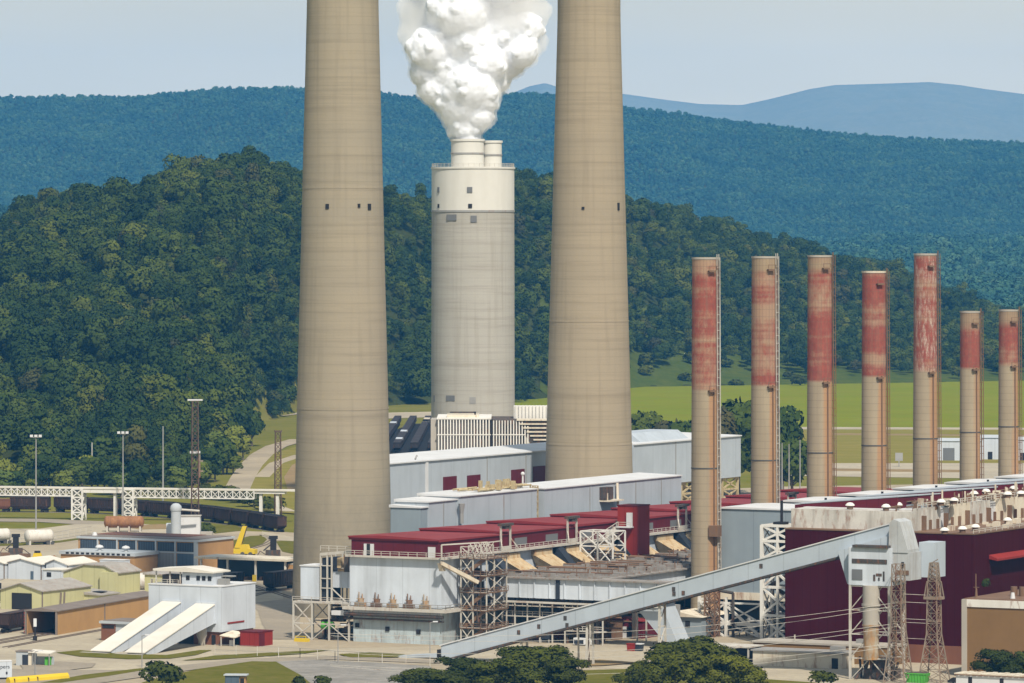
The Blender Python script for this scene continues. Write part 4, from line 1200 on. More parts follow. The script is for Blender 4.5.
for i in range(10): b.box(26.5+i*1.2,26.9+i*1.2,12,12.6,34,41)
b.box(26,38,12.6,22,30,40.6)
sub('rear_fins', b, M_white, h)
b = MB(); b.box(4,13,4,4.6,38.6,39.1); b.box(12.4,13,4,4.6,36,39.1)
sub('pipe_frame', b, M_murk, h)
sub('roof_top', MB().box(3,14,3,16,37.1,38.0), M_cream, h)
h = thing('storage_tank', 'small pale round tank beside the finned duct house', 'tank', (GD(529,2150),2150), 0.0)
sub('shell', MB().cyl((0,0),7.5,0,24,32), M_conc_p, h, True)
sub('lid', MB().lathe([(7.7,24),(7.7,24.6),(.2,27)],32), M_conc_p, h, True)

# ---- the long inclined conveyor and its transfer house -----------------------------------
M_gal = paint('gallery_siding', (.44,.50,.56), (.30,.33,.36), .3, .35, panel=9)
h = thing('inclined_conveyor', 'long pale blue inclined conveyor gallery climbing to the transfer house', 'conveyor', Wab(-36,45.7))
# top line: z 3.3 at x=0 -> 36.1 at x=119 ; depth of gallery about 4.3
def zt(x): return 3.3+x*(36.1-3.3)/119.0
L = 119.0
g = MB(); g.hexa([(0,0,zt(0)-3.5),(L,0,zt(L)-4.4),(L,3.6,zt(L)-4.4),(0,3.6,zt(0)-3.5)],[(0,0,zt(0)),(L,0,zt(L)),(L,3.6,zt(L)),(0,3.6,zt(0))])
gal = sub('gallery', g, M_gal, h)
g = MB(); g.hexa([(-.3,-.25,zt(0)+.01),(L,-.25,zt(L)+.01),(L,3.85,zt(L)+.01),(-.3,3.85,zt(0)+.01)],[(-.3,-.25,zt(0)+.3),(L,-.25,zt(L)+.3),(L,3.85,zt(L)+.3),(-.3,3.85,zt(0)+.3)])
sub('roof', g, M_roofw, gal)
g = MB(); g.bar((0,-.2,zt(0)-3.6),(L,-.2,zt(L)-4.5),.35,.5); g.bar((0,3.8,zt(0)-3.6),(L,3.8,zt(L)-4.5),.35,.5)
sub('bottom_chord', g, M_murk, gal)
g = MB()
for x,dz in ((20.6,-1.6),(26,-1.5),(33,-1.2),(33.5,-3),(61.5,-1.3),(61.6,-2.4),(64,-2.8),(84,-1.4)): g.box(x,x+.8,-.1,.1,zt(x)+dz-.5,zt(x)+dz+.5)
sub('wall_patches', g, M_murk, gal)
sub('tail_cover', MB().prism([(-12,0),(0,.6),(0,1.6),(-12,.5)],1,.3,3.3), M_gal, h)
sub('tail_opening', MB().box(-1.2,0,.2,3.4,0,2.4), M_dark, h)
for x in (21.5,39,58):
    b = MB(); zz = zt(x)-4.2
    b.bar((x,0,0),(x,.4,zz),.45); b.bar((x,3.6,0),(x,3.2,zz),.45)
    n_ = max(1,int(zz/5))
    for q in range(n_): b.bar((x,0,zz*q/n_),(x,3.6,zz*(q+1)/n_),.22); b.bar((x,0,zz*(q+1)/n_),(x,3.6,zz*(q+1)/n_),.25)
    sub('trestle_leg', b, M_steelw, h)

h = thing('transfer_house', 'grey boxy conveyor transfer house raised on a round chute and steel legs', 'transfer house', Wab(-39.5,153.8))
b = MB(); b.box(0,10.4,0,9,21.7,30.3)
sub('lower_house', b, M_blue, h)
M_gal2 = paint('weathered_gallery_siding', (.43,.455,.47), (.30,.27,.235), .7, .5, s=2, panel=3.2)
sub('head_house', MB().prism([(9.4,29.3),(9.6,35.9),(10.6,36.9),(12.2,36.3),(14.2,30.0),(14.2,29.3)],1,1.2,7.6), M_gal2, h)
b = MB(); b.prism([(-3.6,29.1),(0,30.3),(9,33),(9,30.31),(0,30.31),(-.02,21.7),(-1.2,21.7)],1,2.0,7.5)
sub('boot', b, M_gal, h)
b = MB(); b.box(10.42,14.6,1.4,8,23.0,29.29)
sub('side_house', b, M_gal2, h)
sub('rear_house', MB().box(14.0,18.0,8.05,14,23.4,31.4), M_gal, h)
b = MB(); b.box(.9,9.6,-.12,.05,26.7,27.7)
sub('slot_window', b, M_murk, h)
b = MB(); b.box(.9,3.5,-.12,.05,22.9,25.3)
sub('louvre', b, M_pane, h)
b = MB()
b.box(6.2,6.7,-.1,.05,22.8,24.2); b.box(6.9,8.3,-.1,.05,23.9,24.5); b.box(8.6,9.0,-.1,.05,22.8,25.0); b.box(7.4,7.8,-.1,.05,22.9,23.6)
sub('pipe_marks', b, M_murk, h)
sub('eave_shadow_board', MB().box(1.2,10,-.6,1.5,30.31,30.9), M_murk, h)
sub('side_window', MB().box(12.6,13.2,1.2,1.45,25.8,27.2), M_dark, h)
sub('side_stain', MB().box(11.4,14.4,1.25,1.42,24.3,25.3), M_rusty, h)
c = MB(); c.cyl((5.4,.6),1.95,12.5,21.7,20); c.cyl((5.4,.6),2.2,17.0,17.5,20)
sub('chute_tube', c, M_conc_p, h, True)
c = MB(); c.cyl((5.4,.6),1.8,4.8,12.5,20); c.cyl((5.4,.6),2.1,12.4,12.8,20)
sub('lower_chute', c, M_rustpipe, h, True)
b = MB()
for x in (.3,10.0):
    for y in (.3,8.6): b.bar((x,y,0),(x,y,21.7),.5)
for z0,z1 in ((0,5),(5,10.5),(10.5,16),(16,21.5)):
    for y in (.3,8.6):
        b.bar((.3,y,z1),(10,y,z1),.28); b.bar((.3,y,z0),(5.2,y,z1),.2); b.bar((10,y,z0),(5.2,y,z1),.2)
sub('frame', b, M_steelw, h)
b = MB(); rr.seed(3); b.box(3,9.5,2,8,0,2.4); b.box(4,8.5,3,7,2.4,4.8)
for k in range(12): x = rr.uniform(1,10); b.tube((x,rr.uniform(0,5),0),(x+rr.uniform(-2,2),rr.uniform(0,5),rr.uniform(2,5.5)),.3,6)
sub('hopper_gear', b, M_murk, h)
b = MB(); b.tube((9.2,5.5,4),(9.2,5.5,16),.4,8); b.tube((8.6,6,4),(8.6,6,14),.3,6)
sub('pipe', b, M_rusty, h)

def mast(name, label, cat, loc, w0, w1, H, n, mat, arms=(), head=None, group=None, rot=-PHI, knee=None):
    m_ = thing(name, label, cat, loc, rot, group)
    b = MB()
    if knee: lattice(b, w0, w1, 0, knee, max(3,int(n*knee/H*.8)), .24, .11); lattice(b, w1, w1*.85, knee, H, max(3,int(n*(H-knee)/H*.8)), .22, .10)
    else: lattice(b, w0, w1, 0, H, n, .24, .11)
    sub('lattice', b, mat, m_)
    for z, w in arms:
        a_ = MB(); a_.box(-w/2,w/2,-.5,.5,z-.15,z+.15); a_.bar((-w/2,0,z+.15),(-w/2,0,z+.6),.2); a_.bar((w/2,0,z+.15),(w/2,0,z+.6),.2)
        sub('cross_arm', a_, mat, m_)
    if head: head(m_)
    return m_
M_galv = paint('aged_lattice_steel', (.27,.22,.17), (.14,.10,.075), .4, .5, rust=.5)
mast('lattice_tower', 'rusty lattice tower standing in front of the transfer house', 'tower', Wab(-42,167.3), 5.2, 2.6, 27.0, 13, M_galv, [(9.5,3.4),(13.8,3.3),(18.3,3.2),(23,3.2)], knee=12)
def cage(m_):
    b = MB()
    for s in (-1,1):
        b.bar((s*1.9,-1.2,19.3),(s*1.35,-.9,23.0),.22); b.bar((s*1.9,1.2,19.3),(s*1.35,.9,23.0),.22)
    b.box(-2.0,2.0,-1.4,1.4,18.9,19.5)
    sub('platform', b, M_galv, m_)
    b = MB(); lattice(b, 2.1, 1.5, 23.0, 27.2, 4, .22, .14); b.bar((-.8,0,27),(1,0,28),.2)
    sub('antenna_cage', b, M_galv, m_)
mast('lattice_tower', 'rusty lattice tower with a caged head against the maroon wall', 'tower', G(934,682.5), 5.6, 2.6, 23.0, 12, M_galv, [(9.6,3),(13.9,2.9)], cage, knee=11)

# ---- tan brick hall, lower right -----------------------------------------------------------
h = thing('brick_hall', 'tan brick hall with a pale parapet at the lower right', 'building', Wab(-22,174.8))
zt_ = 18.2
sub('wall', MB().box(0,40,0,60,0,zt_-1.9), M_tanbrick, h)
sub('parapet', MB().box(-.25,40,-.25,60,zt_-1.9,zt_-.2), M_white, h)
sub('corner_pilaster', MB().box(-.35,.9,-.35,.8,0,zt_-.19), M_conc_p, h)
sub('roof', MB().box(.2,39.8,.2,59.8,zt_-.2,zt_+.05), M_rusty, h)
for k in range(6):
    sub('roof_fan', MB().cyl((7.5+2.1*k,12),.8,zt_,zt_+2.2,12), M_rusty, h)
sub('vent', MB().cyl((10.5,4),.6,zt_,zt_+1.4,12,.4), M_roofw, h)
sub('aerial', MB().tube((1.8,3,zt_),(1.8,3,zt_+5.5),.12,6).tube((1.2,3,zt_+2.4),(2.6,3,zt_+2.4),.08,6).tube((1.9,3,zt_),(1.9,3,zt_+2.2),.35,6,.2), M_rusty, h)

# low tan annexe along the foot of the boiler house
h = thing('low_annexe', 'long low tan annexe along the foot of the maroon boiler house', 'building', Wab(-2,112))
sub('wall', MB().box(0,36,0,9,0,4.3), M_tanbrick, h)
sub('coping', MB().box(-.25,36.2,-.25,9,4.3,4.75), M_conc_p, h)
sub('roof_hatch', MB().box(25,27.6,4,6,4.75,5.7), M_steelg, h)
sub('chimney_pipe', MB().tube((9,4,4.7),(9,4,6.2),.2,6), M_conc_p, h)
h = thing('block_store', 'pale concrete block store with a flat roof before the tan annexe', 'building', Wab(-16,118.5))
sub('wall', MB().box(0,23,0,7,0,3.6), M_cream, h)
sub('roof', MB().box(-.4,23.4,-.4,7.4,3.6,3.95), M_steelg, h)
sub('doorway', MB().box(20.4,22,-.12,.1,0,2.6), M_dark, h)
sub('air_unit', MB().box(19,22,2,4.4,3.95,5.2), M_steelg, h)
h = thing('open_bay', 'dark open shelter with a thin pale roof left of the block store', 'shelter', Wab(-14,108.5))
sub('roof', MB().box(-3,8.6,-1,7,4.0,4.3), M_steelw, h)
sub('back_wall', MB().box(-2.5,8.2,5,6.6,0,4.0), M_dkblue, h)
for x in (-2.6,2.6,8.0): sub('post', MB().box(x,x+.35,-.8,-.45,0,4.0), M_steelw, h)
h = thing('brick_bunker', 'small reddish bin beneath the dark shelter roof', 'bin', Wab(-15,106.0))
sub('wall', MB().box(0,2.4,0,2.4,0,2.2), M_redbrick, h); sub('rim', MB().box(-.15,2.55,-.15,2.55,2.2,2.45), M_steelg, h)
h = thing('white_trailer', 'white office trailer with ribbed rust edged roof before the tan brick hall', 'trailer', G(956,689))
sub('body', MB().box(0,34,0,5,.5,3.3), M_roofw, h)
b = MB()
for k in range(24): b.box(-.3+1.45*k,.75+1.45*k,-.35,5.3,3.3,3.62+.1*(k%2))
sub('roof', b, M_cream, h)
sub('roof_edge', MB().box(-.3,34.3,-.42,-.3,3.2,3.42), M_rusty, h)
for x in (3.0,10.6): sub('window', MB().box(x,x+.9,-.08,.05,1.3,2.8), M_dark, h)
sub('skirt', MB().box(.2,33.8,.1,4.9,0,.5), M_dark, h)

def parked_car(label, loc, mat, rot):
    c_ = thing('parked_car', label, 'car', loc, rot, 'cars parked before the white trailer')
    b = MB(); b.prism([(-2.2,.45),(2.2,.45),(2.25,.85),(1.2,1.0),(.6,1.5),(-1.3,1.52),(-2.0,1.02),(-2.3,.9)],1,-.88,.88)
    sub('body', b, mat, c_)
    sub('window', MB().prism([(-1.75,1.02),(1.05,1.02),(.5,1.42),(-1.25,1.44)],1,-.9,.9), M_dark, c_)
    for x in (-1.4,1.4):
        for y in (-.8,.8): sub('wheel', MB().tube((x,y-.12,.33),(x,y+.12,.33),.34,12), M_soot, c_)
M_carblk = paint('black_car_paint', (.02,.022,.026), (.03,.03,.03), .05, .1, .3)
M_carwht = paint('white_car_paint', (.65,.66,.67), (.5,.5,.5), .05, .1, .3)
parked_car('black car parked just left of the white trailer', G(958,684.5), M_carblk, -.3)
parked_car('second black car, in front of the trailer window', G(973,684.5), M_carblk, -.3)
parked_car('white car parked furthest right before the trailer', G(999,687), M_carwht, -.3)

def skip_bin(label, loc, mat, L=5.5, Wd=2.2, H=1.9, rot=-PHI):
    c_ = thing('skip_bin', label, 'skip', loc, rot)
    b = MB(); b.hexa([(.5,0,.15),(L-.5,0,.15),(L-.5,Wd,.15),(.5,Wd,.15)],[(0,-.1,H),(L,-.1,H),(L,Wd+.1,H),(0,Wd+.1,H)])
    sub('tub', b, mat, c_)
    sub('rim', MB().box(-.1,L+.1,-.25,-.08,H-.2,H+.05), mat, c_)
    b = MB(); 
    for k in range(7): b.box(.5+k*(L-1)/6-.06,.5+k*(L-1)/6+.06,-.22,-.05,.2,H-.2)
    sub('ribs', b, mat, c_)
    sub('load', MB().hexa([(.1,0,H-.1),(L-.1,0,H-.1),(L-.1,Wd,H-.1),(.1,Wd,H-.1)],[(1,.4,H+.3),(L-1,.3,H+.25),(L-1,Wd-.3,H+.35),(1,Wd-.4,H+.2)]), M_murk, c_)
M_green = paint('bright_green_paint', (.10,.40,.06), (.07,.24,.04), .3, .3)
skip_bin('bright green skip at the foot of the lattice towers', G(905,683), M_green, 5.2, 2.4, 2.3)

# ---- yard buildings under the conveyor -----------------------------------------------------
h = thing('red_store', 'dark red metal store with white double doors under the conveyor', 'building', Wab(42,47.5))
sub('wall', MB().box(0,13,0,9,0,4.4), M_redbox if False else M_redwall, h)
sub('roof', MB().prism([(-.3,4.4),(13.3,4.4),(6.5,5.2)],1,-.3,9.3), M_red, h)
for x in (7.0,10.2): sub('door', MB().box(x,x+1.5,-.1,.06,0,3.0), M_roofw, h)
sub('doorway', MB().box(8.5,10.1,-.08,.05,0,2.9), M_dark, h)
h = thing('cream_roof_shed', 'grey shed with a low cream roof behind the red store', 'building', Wab(52,58))
sub('wall', MB().box(0,14,0,16,0,5.2), M_greyend, h)
sub('roof', MB().prism([(-.6,5.2),(14.6,5.2),(7,6.6)],1,-.8,16.5), M_cream, h)
sub('doorway', MB().box(1,3.4,-.12,.05,0,3.6), M_dark, h)
for x in (6,9.5): sub('window', MB().box(x,x+1.3,-.1,.05,2.6,4.2), M_dark, h)
for i,(x_,y_) in enumerate(((528,640),(548,639))):
    c_ = thing('cargo_container', ('rust red container further left behind the conveyor leg','rust red container beside the dark red store')[i], 'container', G(x_,y_), group='red containers behind the conveyor')
    sub('body', MB().box(0,6 if i else 4,0,2.6,.1,3.2), M_redbox, c_)
    b = MB()
    for k in range(12 if i else 8): b.box(.3+.48*k,.5+.48*k,-.08,0,.3,3.0)
    sub('corrugation', b, M_redbox, c_); sub('door', MB().box(6.0 if i else 4.0,6.08 if i else 4.08,.2,2.4,.2,3.1), M_redwall, c_)
h = thing('dark_silo', 'dark slab sided hopper leg just left of the red containers', 'hopper', G(540,643))
sub('shell', MB().box(0,2.6,0,2.6,1,8.5), M_dkblue, h); sub('leg', MB().bar((.2,.2,0),(.2,.2,1),.3).bar((2.4,.2,0),(2.4,.2,1),.3).bar((2.4,2.4,0),(2.4,2.4,1),.3), M_steelg, h)
for i,(x_,mt,lb) in enumerate(((626.5,M_redbox,'bright red refuse bin in the yard beneath the conveyor'),(633.5,M_dkblue,'dark bin with a white lid beside the red bin'))):
    c_ = thing('refuse_bin', lb, 'bin', G(x_,651.5))
    sub('tub', MB().hexa([(.15,.1,0),(1.85,.1,0),(1.85,1.6,0),(.15,1.6,0)],[(0,0,1.75),(2,0,1.75),(2,1.7,1.75),(0,1.7,1.75)]), mt, c_)
    sub('lid', MB().box(-.08,2.08,-.08,1.78,1.75,1.95), M_redbox if i == 0 else M_roofw, c_)
h = thing('pipe_gantry', 'thin grey steel gantry standing behind the two bins', 'frame', Wab(30,65))
b = MB(); truss_bay(b,0,0,6.4,0,[0,2.2,7.6],.34,False); truss_bay(b,6.4,0,6.4,5,[0,7.6],.3); truss_bay(b,0,5,6.4,5,[0,7.6],.34,False); b.bar((6.4,0,0),(6.4,0,11),.4); b.bar((8.0,0,0),(8.0,0,11),.4)
sub('frame', b, M_steelw, h); sub('stack_casing', MB().box(8.3,10.4,1,3,0,9.8), M_steelg, h)
sub('pipework', MB().tube((0,1,6.6),(8,1,6.6),.3,6).tube((0,2,7.2),(8,2,7.2),.3,6), M_murk, h)
def lamp_post(name, label, loc, H, mat, head='flood', group=None, r=.2):
    c_ = thing(name, label, 'lamp', loc, 0.0, group)
    sub('post', MB().tube((0,0,0),(0,0,H),r,8,r*.6), mat, c_)
    if head == 'flood':
        b = MB(); b.box(-1.7,1.7,-.15,.15,H-.1,H+.15)
        sub('cross_bar', b, mat, c_)
        for x in (-1.45,0,1.45): sub('floodlight', MB().box(x-.5,x+.5,-.75,.05,H+.12,H+.9), M_roofw, c_)
    elif head == 'arm':
        sub('arm', MB().bar((0,0,H),(1.2,-.6,H+.3),.16), mat, c_); sub('lamp_head', MB().box(.7,1.9,-.9,-.3,H+.2,H+.45), M_roofw, c_)
    return c_
lamp_post('yard_light', 'pale lamp post in the yard below the conveyor', G(578.5,664), 9.4, M_steelw, 'arm', r=.28)
c_ = lamp_post('yard_light', 'dark utility post beside the pale lamp post', G(588.5,664.5), 10.0, M_rusty, 'arm', r=.3)
h = thing('blue_van', 'small blue and white van parked before the dark red store', 'van', G(583,646))
sub('body', MB().prism([(-2.2,.4),(2.2,.4),(2.2,1.1),(1.5,1.9),(-2.2,2.0)],1,-.9,.9), M_carwht, h)
sub('panel', MB().box(-2.0,.6,-.96,-.9,.6,1.6), M_dkblue, h)
for x in (-1.4,1.4): sub('wheel', MB().tube((x,-.95,.35),(x,.95,.35),.36,10), M_soot, h)

# ---- scaffold at the filter house corner ---------------------------------------------------
h = thing('scaffold_stair', 'tangled pale steel stair tower at the corner of the filter house', 'scaffold', Wab(5,26.8))
b = MB(); Z = [0,4.2,8.6,13,17.2,21.4,24.2]
for y in (1.5,5.5,12):
    truss_bay(b, 1.2, y, 4.6, y, Z, .3, y < 2)
    truss_bay(b, 4.6, y, 8.4, y, Z[:6], .28, False)
for x in (1.2,4.6,8.4): truss_bay(b, x, 1.5, x, 12, Z[:6], .24, x > 8)
sub('frame', b, M_steelw, h)
b = MB()
for z0,z1 in zip(Z[:-2],Z[1:-1]):
    b.box(1.0,8.8,1.2,12.2,z1-.2,z1); b.bar((1.8,2,z0),(7.8,2,z1),.3,.9)
    rail_mb(b, [(1.0,1.2),(8.8,1.2),(8.8,12.2)], z1, 1.1, 1.8, .12)
sub('decks', b, M_rusty, h)
b = MB(); rr.seed(12)
for k in range(24):
    x = rr.uniform(1,8); y = rr.uniform(1,11); z = rr.uniform(2,17)
    if rr.random()<.5: b.tube((x,y,z),(x,y,z+rr.uniform(2,6)),rr.uniform(.12,.4),6)
    else: b.box(x,x+rr.uniform(.5,1.8),y,y+rr.uniform(.5,1.8),z,z+rr.uniform(.5,2))
sub('pipework', b, M_murk, h)
sub('cross_duct', MB().hexa([(0,-7.5,18.6),(1,-7.5,18.6),(1,-6,18.6),(0,-6,18.6)],[(0,-8.5,20.6),(1,-8.5,20.6),(1,-7,20.6),(0,-7,20.6)]).bar((.8,-8,20.6),(5.5,2,15.5),1.3,.9), M_cream, h)
b = MB(); b.bar((1.5,-9,21.7),(1.5,-9,25.2),.3); b.bar((7.6,3,21.7),(7.6,3,25.4),.3); b.bar((1.5,-9,25.2),(7.6,3,25.4),.3); b.bar((7.6,3,25.3),(7.6,11,25.3),.26)
for k in range(5): b.bar((3.5,1+2.2*k,21.7),(5.5,2+2.2*k,25.0),.18); b.bar((5.5,1+2.2*k,21.7),(3.5,2+2.2*k,25.0),.18)
sub('top_brace', b, M_steelw, h)

# ---- duct and platforms between the filter house and the left chimney -----------------------
h = thing('breech_duct', 'white square duct casing with lattice platforms at the foot of the left chimney', 'duct', Wab(2,-15.5))
sub('end_box', MB().box(.2,5.4,0,7,10.2,18.3), M_blue, h)
sub('end_roof', MB().box(0,5.6,-.2,7.2,18.3,18.6), M_roofw, h)
sub('duct', MB().box(6.6,15.4,3,9,13.0,17.0), M_blue, h)
b = MB()
for x in (5.8,7.7,9.0):
    b.bar((x,.4,9.6),(x,.4,21.6),.36); b.bar((x,8,9.6),(x,8,21.6),.3)
b.bar((5.8,.4,21.4),(15.4,.4,22.4),.45,.7); b.bar((5.8,8,21.4),(15.4,8,22.4),.4); b.bar((14.6,.4,17),(14.6,.4,22.3),.34)
for z in (13,15.4,18.6): b.bar((5.8,.4,z),(9,.4,z),.24)
rail_mb(b, [(5.8,.3),(15.4,.3)], 22.3, 1.3, 2, .14)
b.bar((9,.4,13),(13,.4,9.8),.25)
sub('frame', b, M_steelw, h)
sub('damper', MB().box(6.0,7.5,.8,7.5,10,20.5), M_dkblue, h)
sub('damper_gear', MB().box(9.6,10.7,2,4,18,20.6).tube((9.4,3,17.4),(14.4,3,17.7),.4,6), M_duct, h)
sub('access_shelf', MB().box(12.6,14.2,.2,1.2,17.2,21.4), M_murk, h)
b = MB(); b.box(-1,15.5,-2,9,9.3,9.7); truss_bay(b,-.8,-1.8,4.6,-1.8,[0,4.2,9.3],.4); truss_bay(b,-.8,8,4.6,8,[0,4.2,9.3],.36)
for x in (9.5,15.2): b.bar((x,-1.8,0),(x,-1.8,9.4),.4)
b.bar((4.6,-1.8,4.2),(15.2,-1.8,4.2),.3); b.bar((4.6,-1.8,0.2),(9.5,-1.8,4.2),.22); b.bar((15.2,-1.8,.2),(9.5,-1.8,4.2),.22)
rail_mb(b,[(-1,-2),(15.5,-2)],9.7,1.1,2.4,.12)
sub('platform', b, M_steelw, h)
b = MB(); rr.seed(15)
for k in range(40):
    x = rr.uniform(4,14); y = rr.uniform(0,7); z = rr.uniform(0,8)
    if rr.random()<.5: b.tube((x,y,z),(min(x+rr.uniform(1,5),15),y,z),rr.uniform(.15,.5),6)
    else: b.box(x,x+rr.uniform(.6,2.2),y,y+rr.uniform(.6,2.2),z,z+rr.uniform(.6,2))
sub('machinery', b, M_murk, h)
sub('white_tray', MB().box(10.6,16,-2.6,-1.4,6.6,7.7), M_roofw, h)
c_ = thing('yellow_barrier', 'low yellow barrier block at the foot of the left lattice platform', 'barrier', G(294,642))
M_yel = paint('safety_yellow', (.62,.45,.03), (.45,.31,.05), .2, .2)
sub('base', MB().box(0,3.6,0,1.6,.02,.9), M_yel, c_); sub('rail', MB().bar((.3,.2,.9),(.3,.2,1.5),.15).bar((3.3,.2,.9),(3.3,.2,1.5),.15).bar((.3,.2,1.5),(3.3,.2,1.5),.15), M_yel, c_)
c_ = thing('green_tank', 'small green tank beneath the lattice platform', 'tank', (*Wab(3,-9.5),2.6))
sub('tank', MB().tube((0,0,1),(3,0,1),1,12), M_green, c_); sub('saddle', MB().box(.4,.8,-.8,.8,-2.6,.4).box(2.2,2.6,-.8,.8,-2.6,.4), M_murk, c_)
# ================================================================== RAIL YARD AND WORKSHOPS (left)
M_car_b = paint('brown_wagon_paint', (.05,.032,.028), (.028,.02,.018), .5, .5, s=2, rust=.35)
M_car_d = paint('dark_wagon_paint', (.035,.03,.03), (.02,.018,.018), .5, .5, s=2, rust=.3)
M_olive = paint('pale_yellow_siding', (.50,.485,.27), (.36,.33,.19), .3, .3, panel=4)
M_shedroof = paint('grey_tin_roof', (.36,.34,.31), (.24,.20,.16), .4, .5, s=2, rust=.35)
M_brown = paint('tan_brown_siding', (.46,.275,.115), (.35,.20,.09), .35, .4)
M_brownroof = paint('dull_brown_roof', (.21,.175,.15), (.14,.11,.09), .3, .5, s=2)
M_tealpan = paint('dark_blue_glazing', (.05,.065,.085), (.03,.035,.045), .2, .3)
M_bluedoor = paint('slate_blue_door', (.09,.125,.165), (.06,.08,.11), .3, .3, panel=1.3)
M_gdoor = paint('grey_roller_door', (.25,.25,.245), (.16,.155,.15), .3, .3, panel=1.1)
M_ltframe = paint('light_blue_grey_frame', (.42,.455,.48), (.28,.29,.30), .2, .3)
M_dumpw = paint('pale_blue_white_siding', (.53,.575,.63), (.36,.38,.40), .35, .35, panel=6)
M_chutetop = paint('cream_white_roofing', (.66,.63,.56), (.46,.42,.34), .2, .4)
M_tank_o = paint('orange_rust_tank', (.34,.17,.075), (.19,.095,.05), .8, .8, s=4, rust=.7)
M_tank_w = paint('white_tank_paint', (.60,.58,.53), (.40,.36,.30), .5, .4, s=2, rust=.2)

# ---- car dumper house with its two chutes
h = thing('dumper_house', 'pale blue car dumper house with two slanting galleries running to the ground', 'building', Wab(-25.5,-21.9))
sub('wall', MB().box(-21,0,0,16.5,3.4,14.5), M_dumpw, h)
sub('base', MB().box(-20,-.3,.4,16,0,3.4), M_redbrick, h)
sub('roof', MB().box(-21.15,.15,-.15,16.65,14.5,14.75), M_roofw, h)
sub('corner_strip', MB().box(-.9,.06,-.08,.5,3.4,14.5), M_dumpw, h)
sub('red_stripe', MB().box(.02,.12,3,11,5.2,5.6), M_redbox, h)
c = MB(); c.box(-12.5,-3.6,2,7,14.75,17.6)
cab = sub('roof_cabin', c, M_dumpw, h)
for x in (-11.3,-8.3,-6.7,-5.0): sub('window', MB().box(x,x+1.0,1.9,2.1,15.8,16.9), M_dark, cab)
c = MB(); c.prism([(-20.5,17.9),(-3.0,17.7),(-3.0,18.05),(-11,19.0),(-20.5,18.4)],1,1.2,9.5)
sub('cabin_roof', c, M_chutetop, h)
c = MB()
for x in (-20,-16,-13): 
    for y in (2,8.5): c.bar((x,y,14.75),(x,y,18),.3)
rail_mb(c,[(-20.6,.4),(-12.6,.4)],14.75,1.1,1.6,.12)
sub('open_loft_frame', c, M_steelw, h)
sub('loft_gear', MB().box(-19.5,-14,4,8,14.75,16.8), M_murk, h)
sub('dark_vent', MB().box(-3.4,-1,4,6,14.75,16.2).box(-5,-.5,6,8,16.6,16.9).bar((-3,7,14.75),(-3,7,16.7),.2), M_steelg, h)
for i,(x0,top) in enumerate(((-16.6,10.4),(-6.8,10.2))):
    g = MB(); Lc = 33
    g.hexa([(x0,0,top-4.6),(x0+5.2,0,top-4.6),(x0+5.2,-Lc+3,-.4),(x0,-Lc+3,-.4)],[(x0,0,top),(x0+5.2,0,top),(x0+5.2,-Lc,.5),(x0,-Lc,.5)])
    ga = sub('gallery', g, M_dumpw, h)
    g = MB(); g.hexa([(x0-.25,0,top+.02),(x0+5.4,0,top+.02),(x0+5.4,-Lc-.3,.52),(x0-.25,-Lc-.3,.52)],[(x0-.25,0,top+.25),(x0+5.4,0,top+.25),(x0+5.4,-Lc-.3,.75),(x0-.25,-Lc-.3,.75)])
    sub('gallery_roof', g, M_chutetop, ga)
    sub('portal', MB().box(x0-.25,x0+5.45,-.55,-.05,top-4.7,top+.5), M_dumpw, ga)
    sub('tail_slab', MB().box(x0-2.4,x0+5.4,-Lc-1.8,-Lc-.31,0,.3), M_conc_p, ga)
sub('doorway', MB().box(-2.9,-1.8,.28,.45,0,2.6), M_dark, h)
sub('hopper', MB().cyl((-4.2,-2.2),1.3,2.6,6.0,16,1.3).cyl((-4.2,-2.2),.4,.2,2.6,12,1.3).bar((-5,-2.2,0),(-5,-2.2,3),.2).bar((-3.4,-2.2,0),(-3.4,-2.2,3),.2), M_conc_p, h, True)
sub('dark_passage', MB().box(-19,-8.2,.1,.6,0,3.2), M_dark, h)
h = thing('lean_to', 'small cream lean-to roof between the dumper house and the red container', 'shelter', Wab(-27,-21.4))
sub('roof', MB().hexa([(0,0,2.6),(4.4,0,2.2),(4.4,6,3.0),(0,6,3.4)],[(0,0,2.8),(4.4,0,2.4),(4.4,6,3.2),(0,6,3.6)]), M_cream, h)
for x in (.3,4.0): sub('post', MB().bar((x,.2,0),(x,.2,2.4),.22), M_steelw, h)
sub('back_wall', MB().box(.3,4.2,5.6,5.8,0,3), M_dark, h)
sub('drum', MB().cyl((2.2,2),.55,0,1.5,12), M_roofw, h)
h = thing('cargo_container', 'bright red container at the right corner of the dumper house', 'container', Wab(-24.6,-17.0))
sub('body', MB().box(0,5.2,0,7,.05,3.6), M_redbox, h); sub('roof', MB().box(-.15,5.35,-.15,7.15,3.6,3.8), M_redwall, h)
b = MB()
for k in range(10): b.box(.25+.5*k,.42+.5*k,-.07,0,.2,3.5)
sub('corrugation', b, M_redbox, h)
sub('door', MB().box(5.2,5.28,.4,3,.1,3.3), M_redwall, h)

# brick pump house beside the galleries
h = thing('brick_pump_house', 'little brick pump house with a pale flat roof left of the slanting galleries', 'building', Wab(-26,-56.5))
sub('wall', MB().box(0,4.2,0,10,0,4.4), M_redbrick, h); sub('white_wall', MB().box(4.2,13,.1,10,0,4.4), M_ltframe, h)
sub('roof', MB().box(-.4,13.4,-.4,10.4,4.4,5.0), M_ltframe, h); sub('roof_top', MB().box(.3,12.7,.3,9.7,5.0,5.15), M_brownroof, h)
sub('roof_fan', MB().cyl((10,4),.9,5.1,6.4,14,.6), M_roofw, h, True); sub('doorway', MB().box(7,8.2,-.02,.2,0,2.4), M_dark, h)
sub('strip_window', MB().box(.4,3.8,-.08,.05,3.2,4.0), M_dark, h)

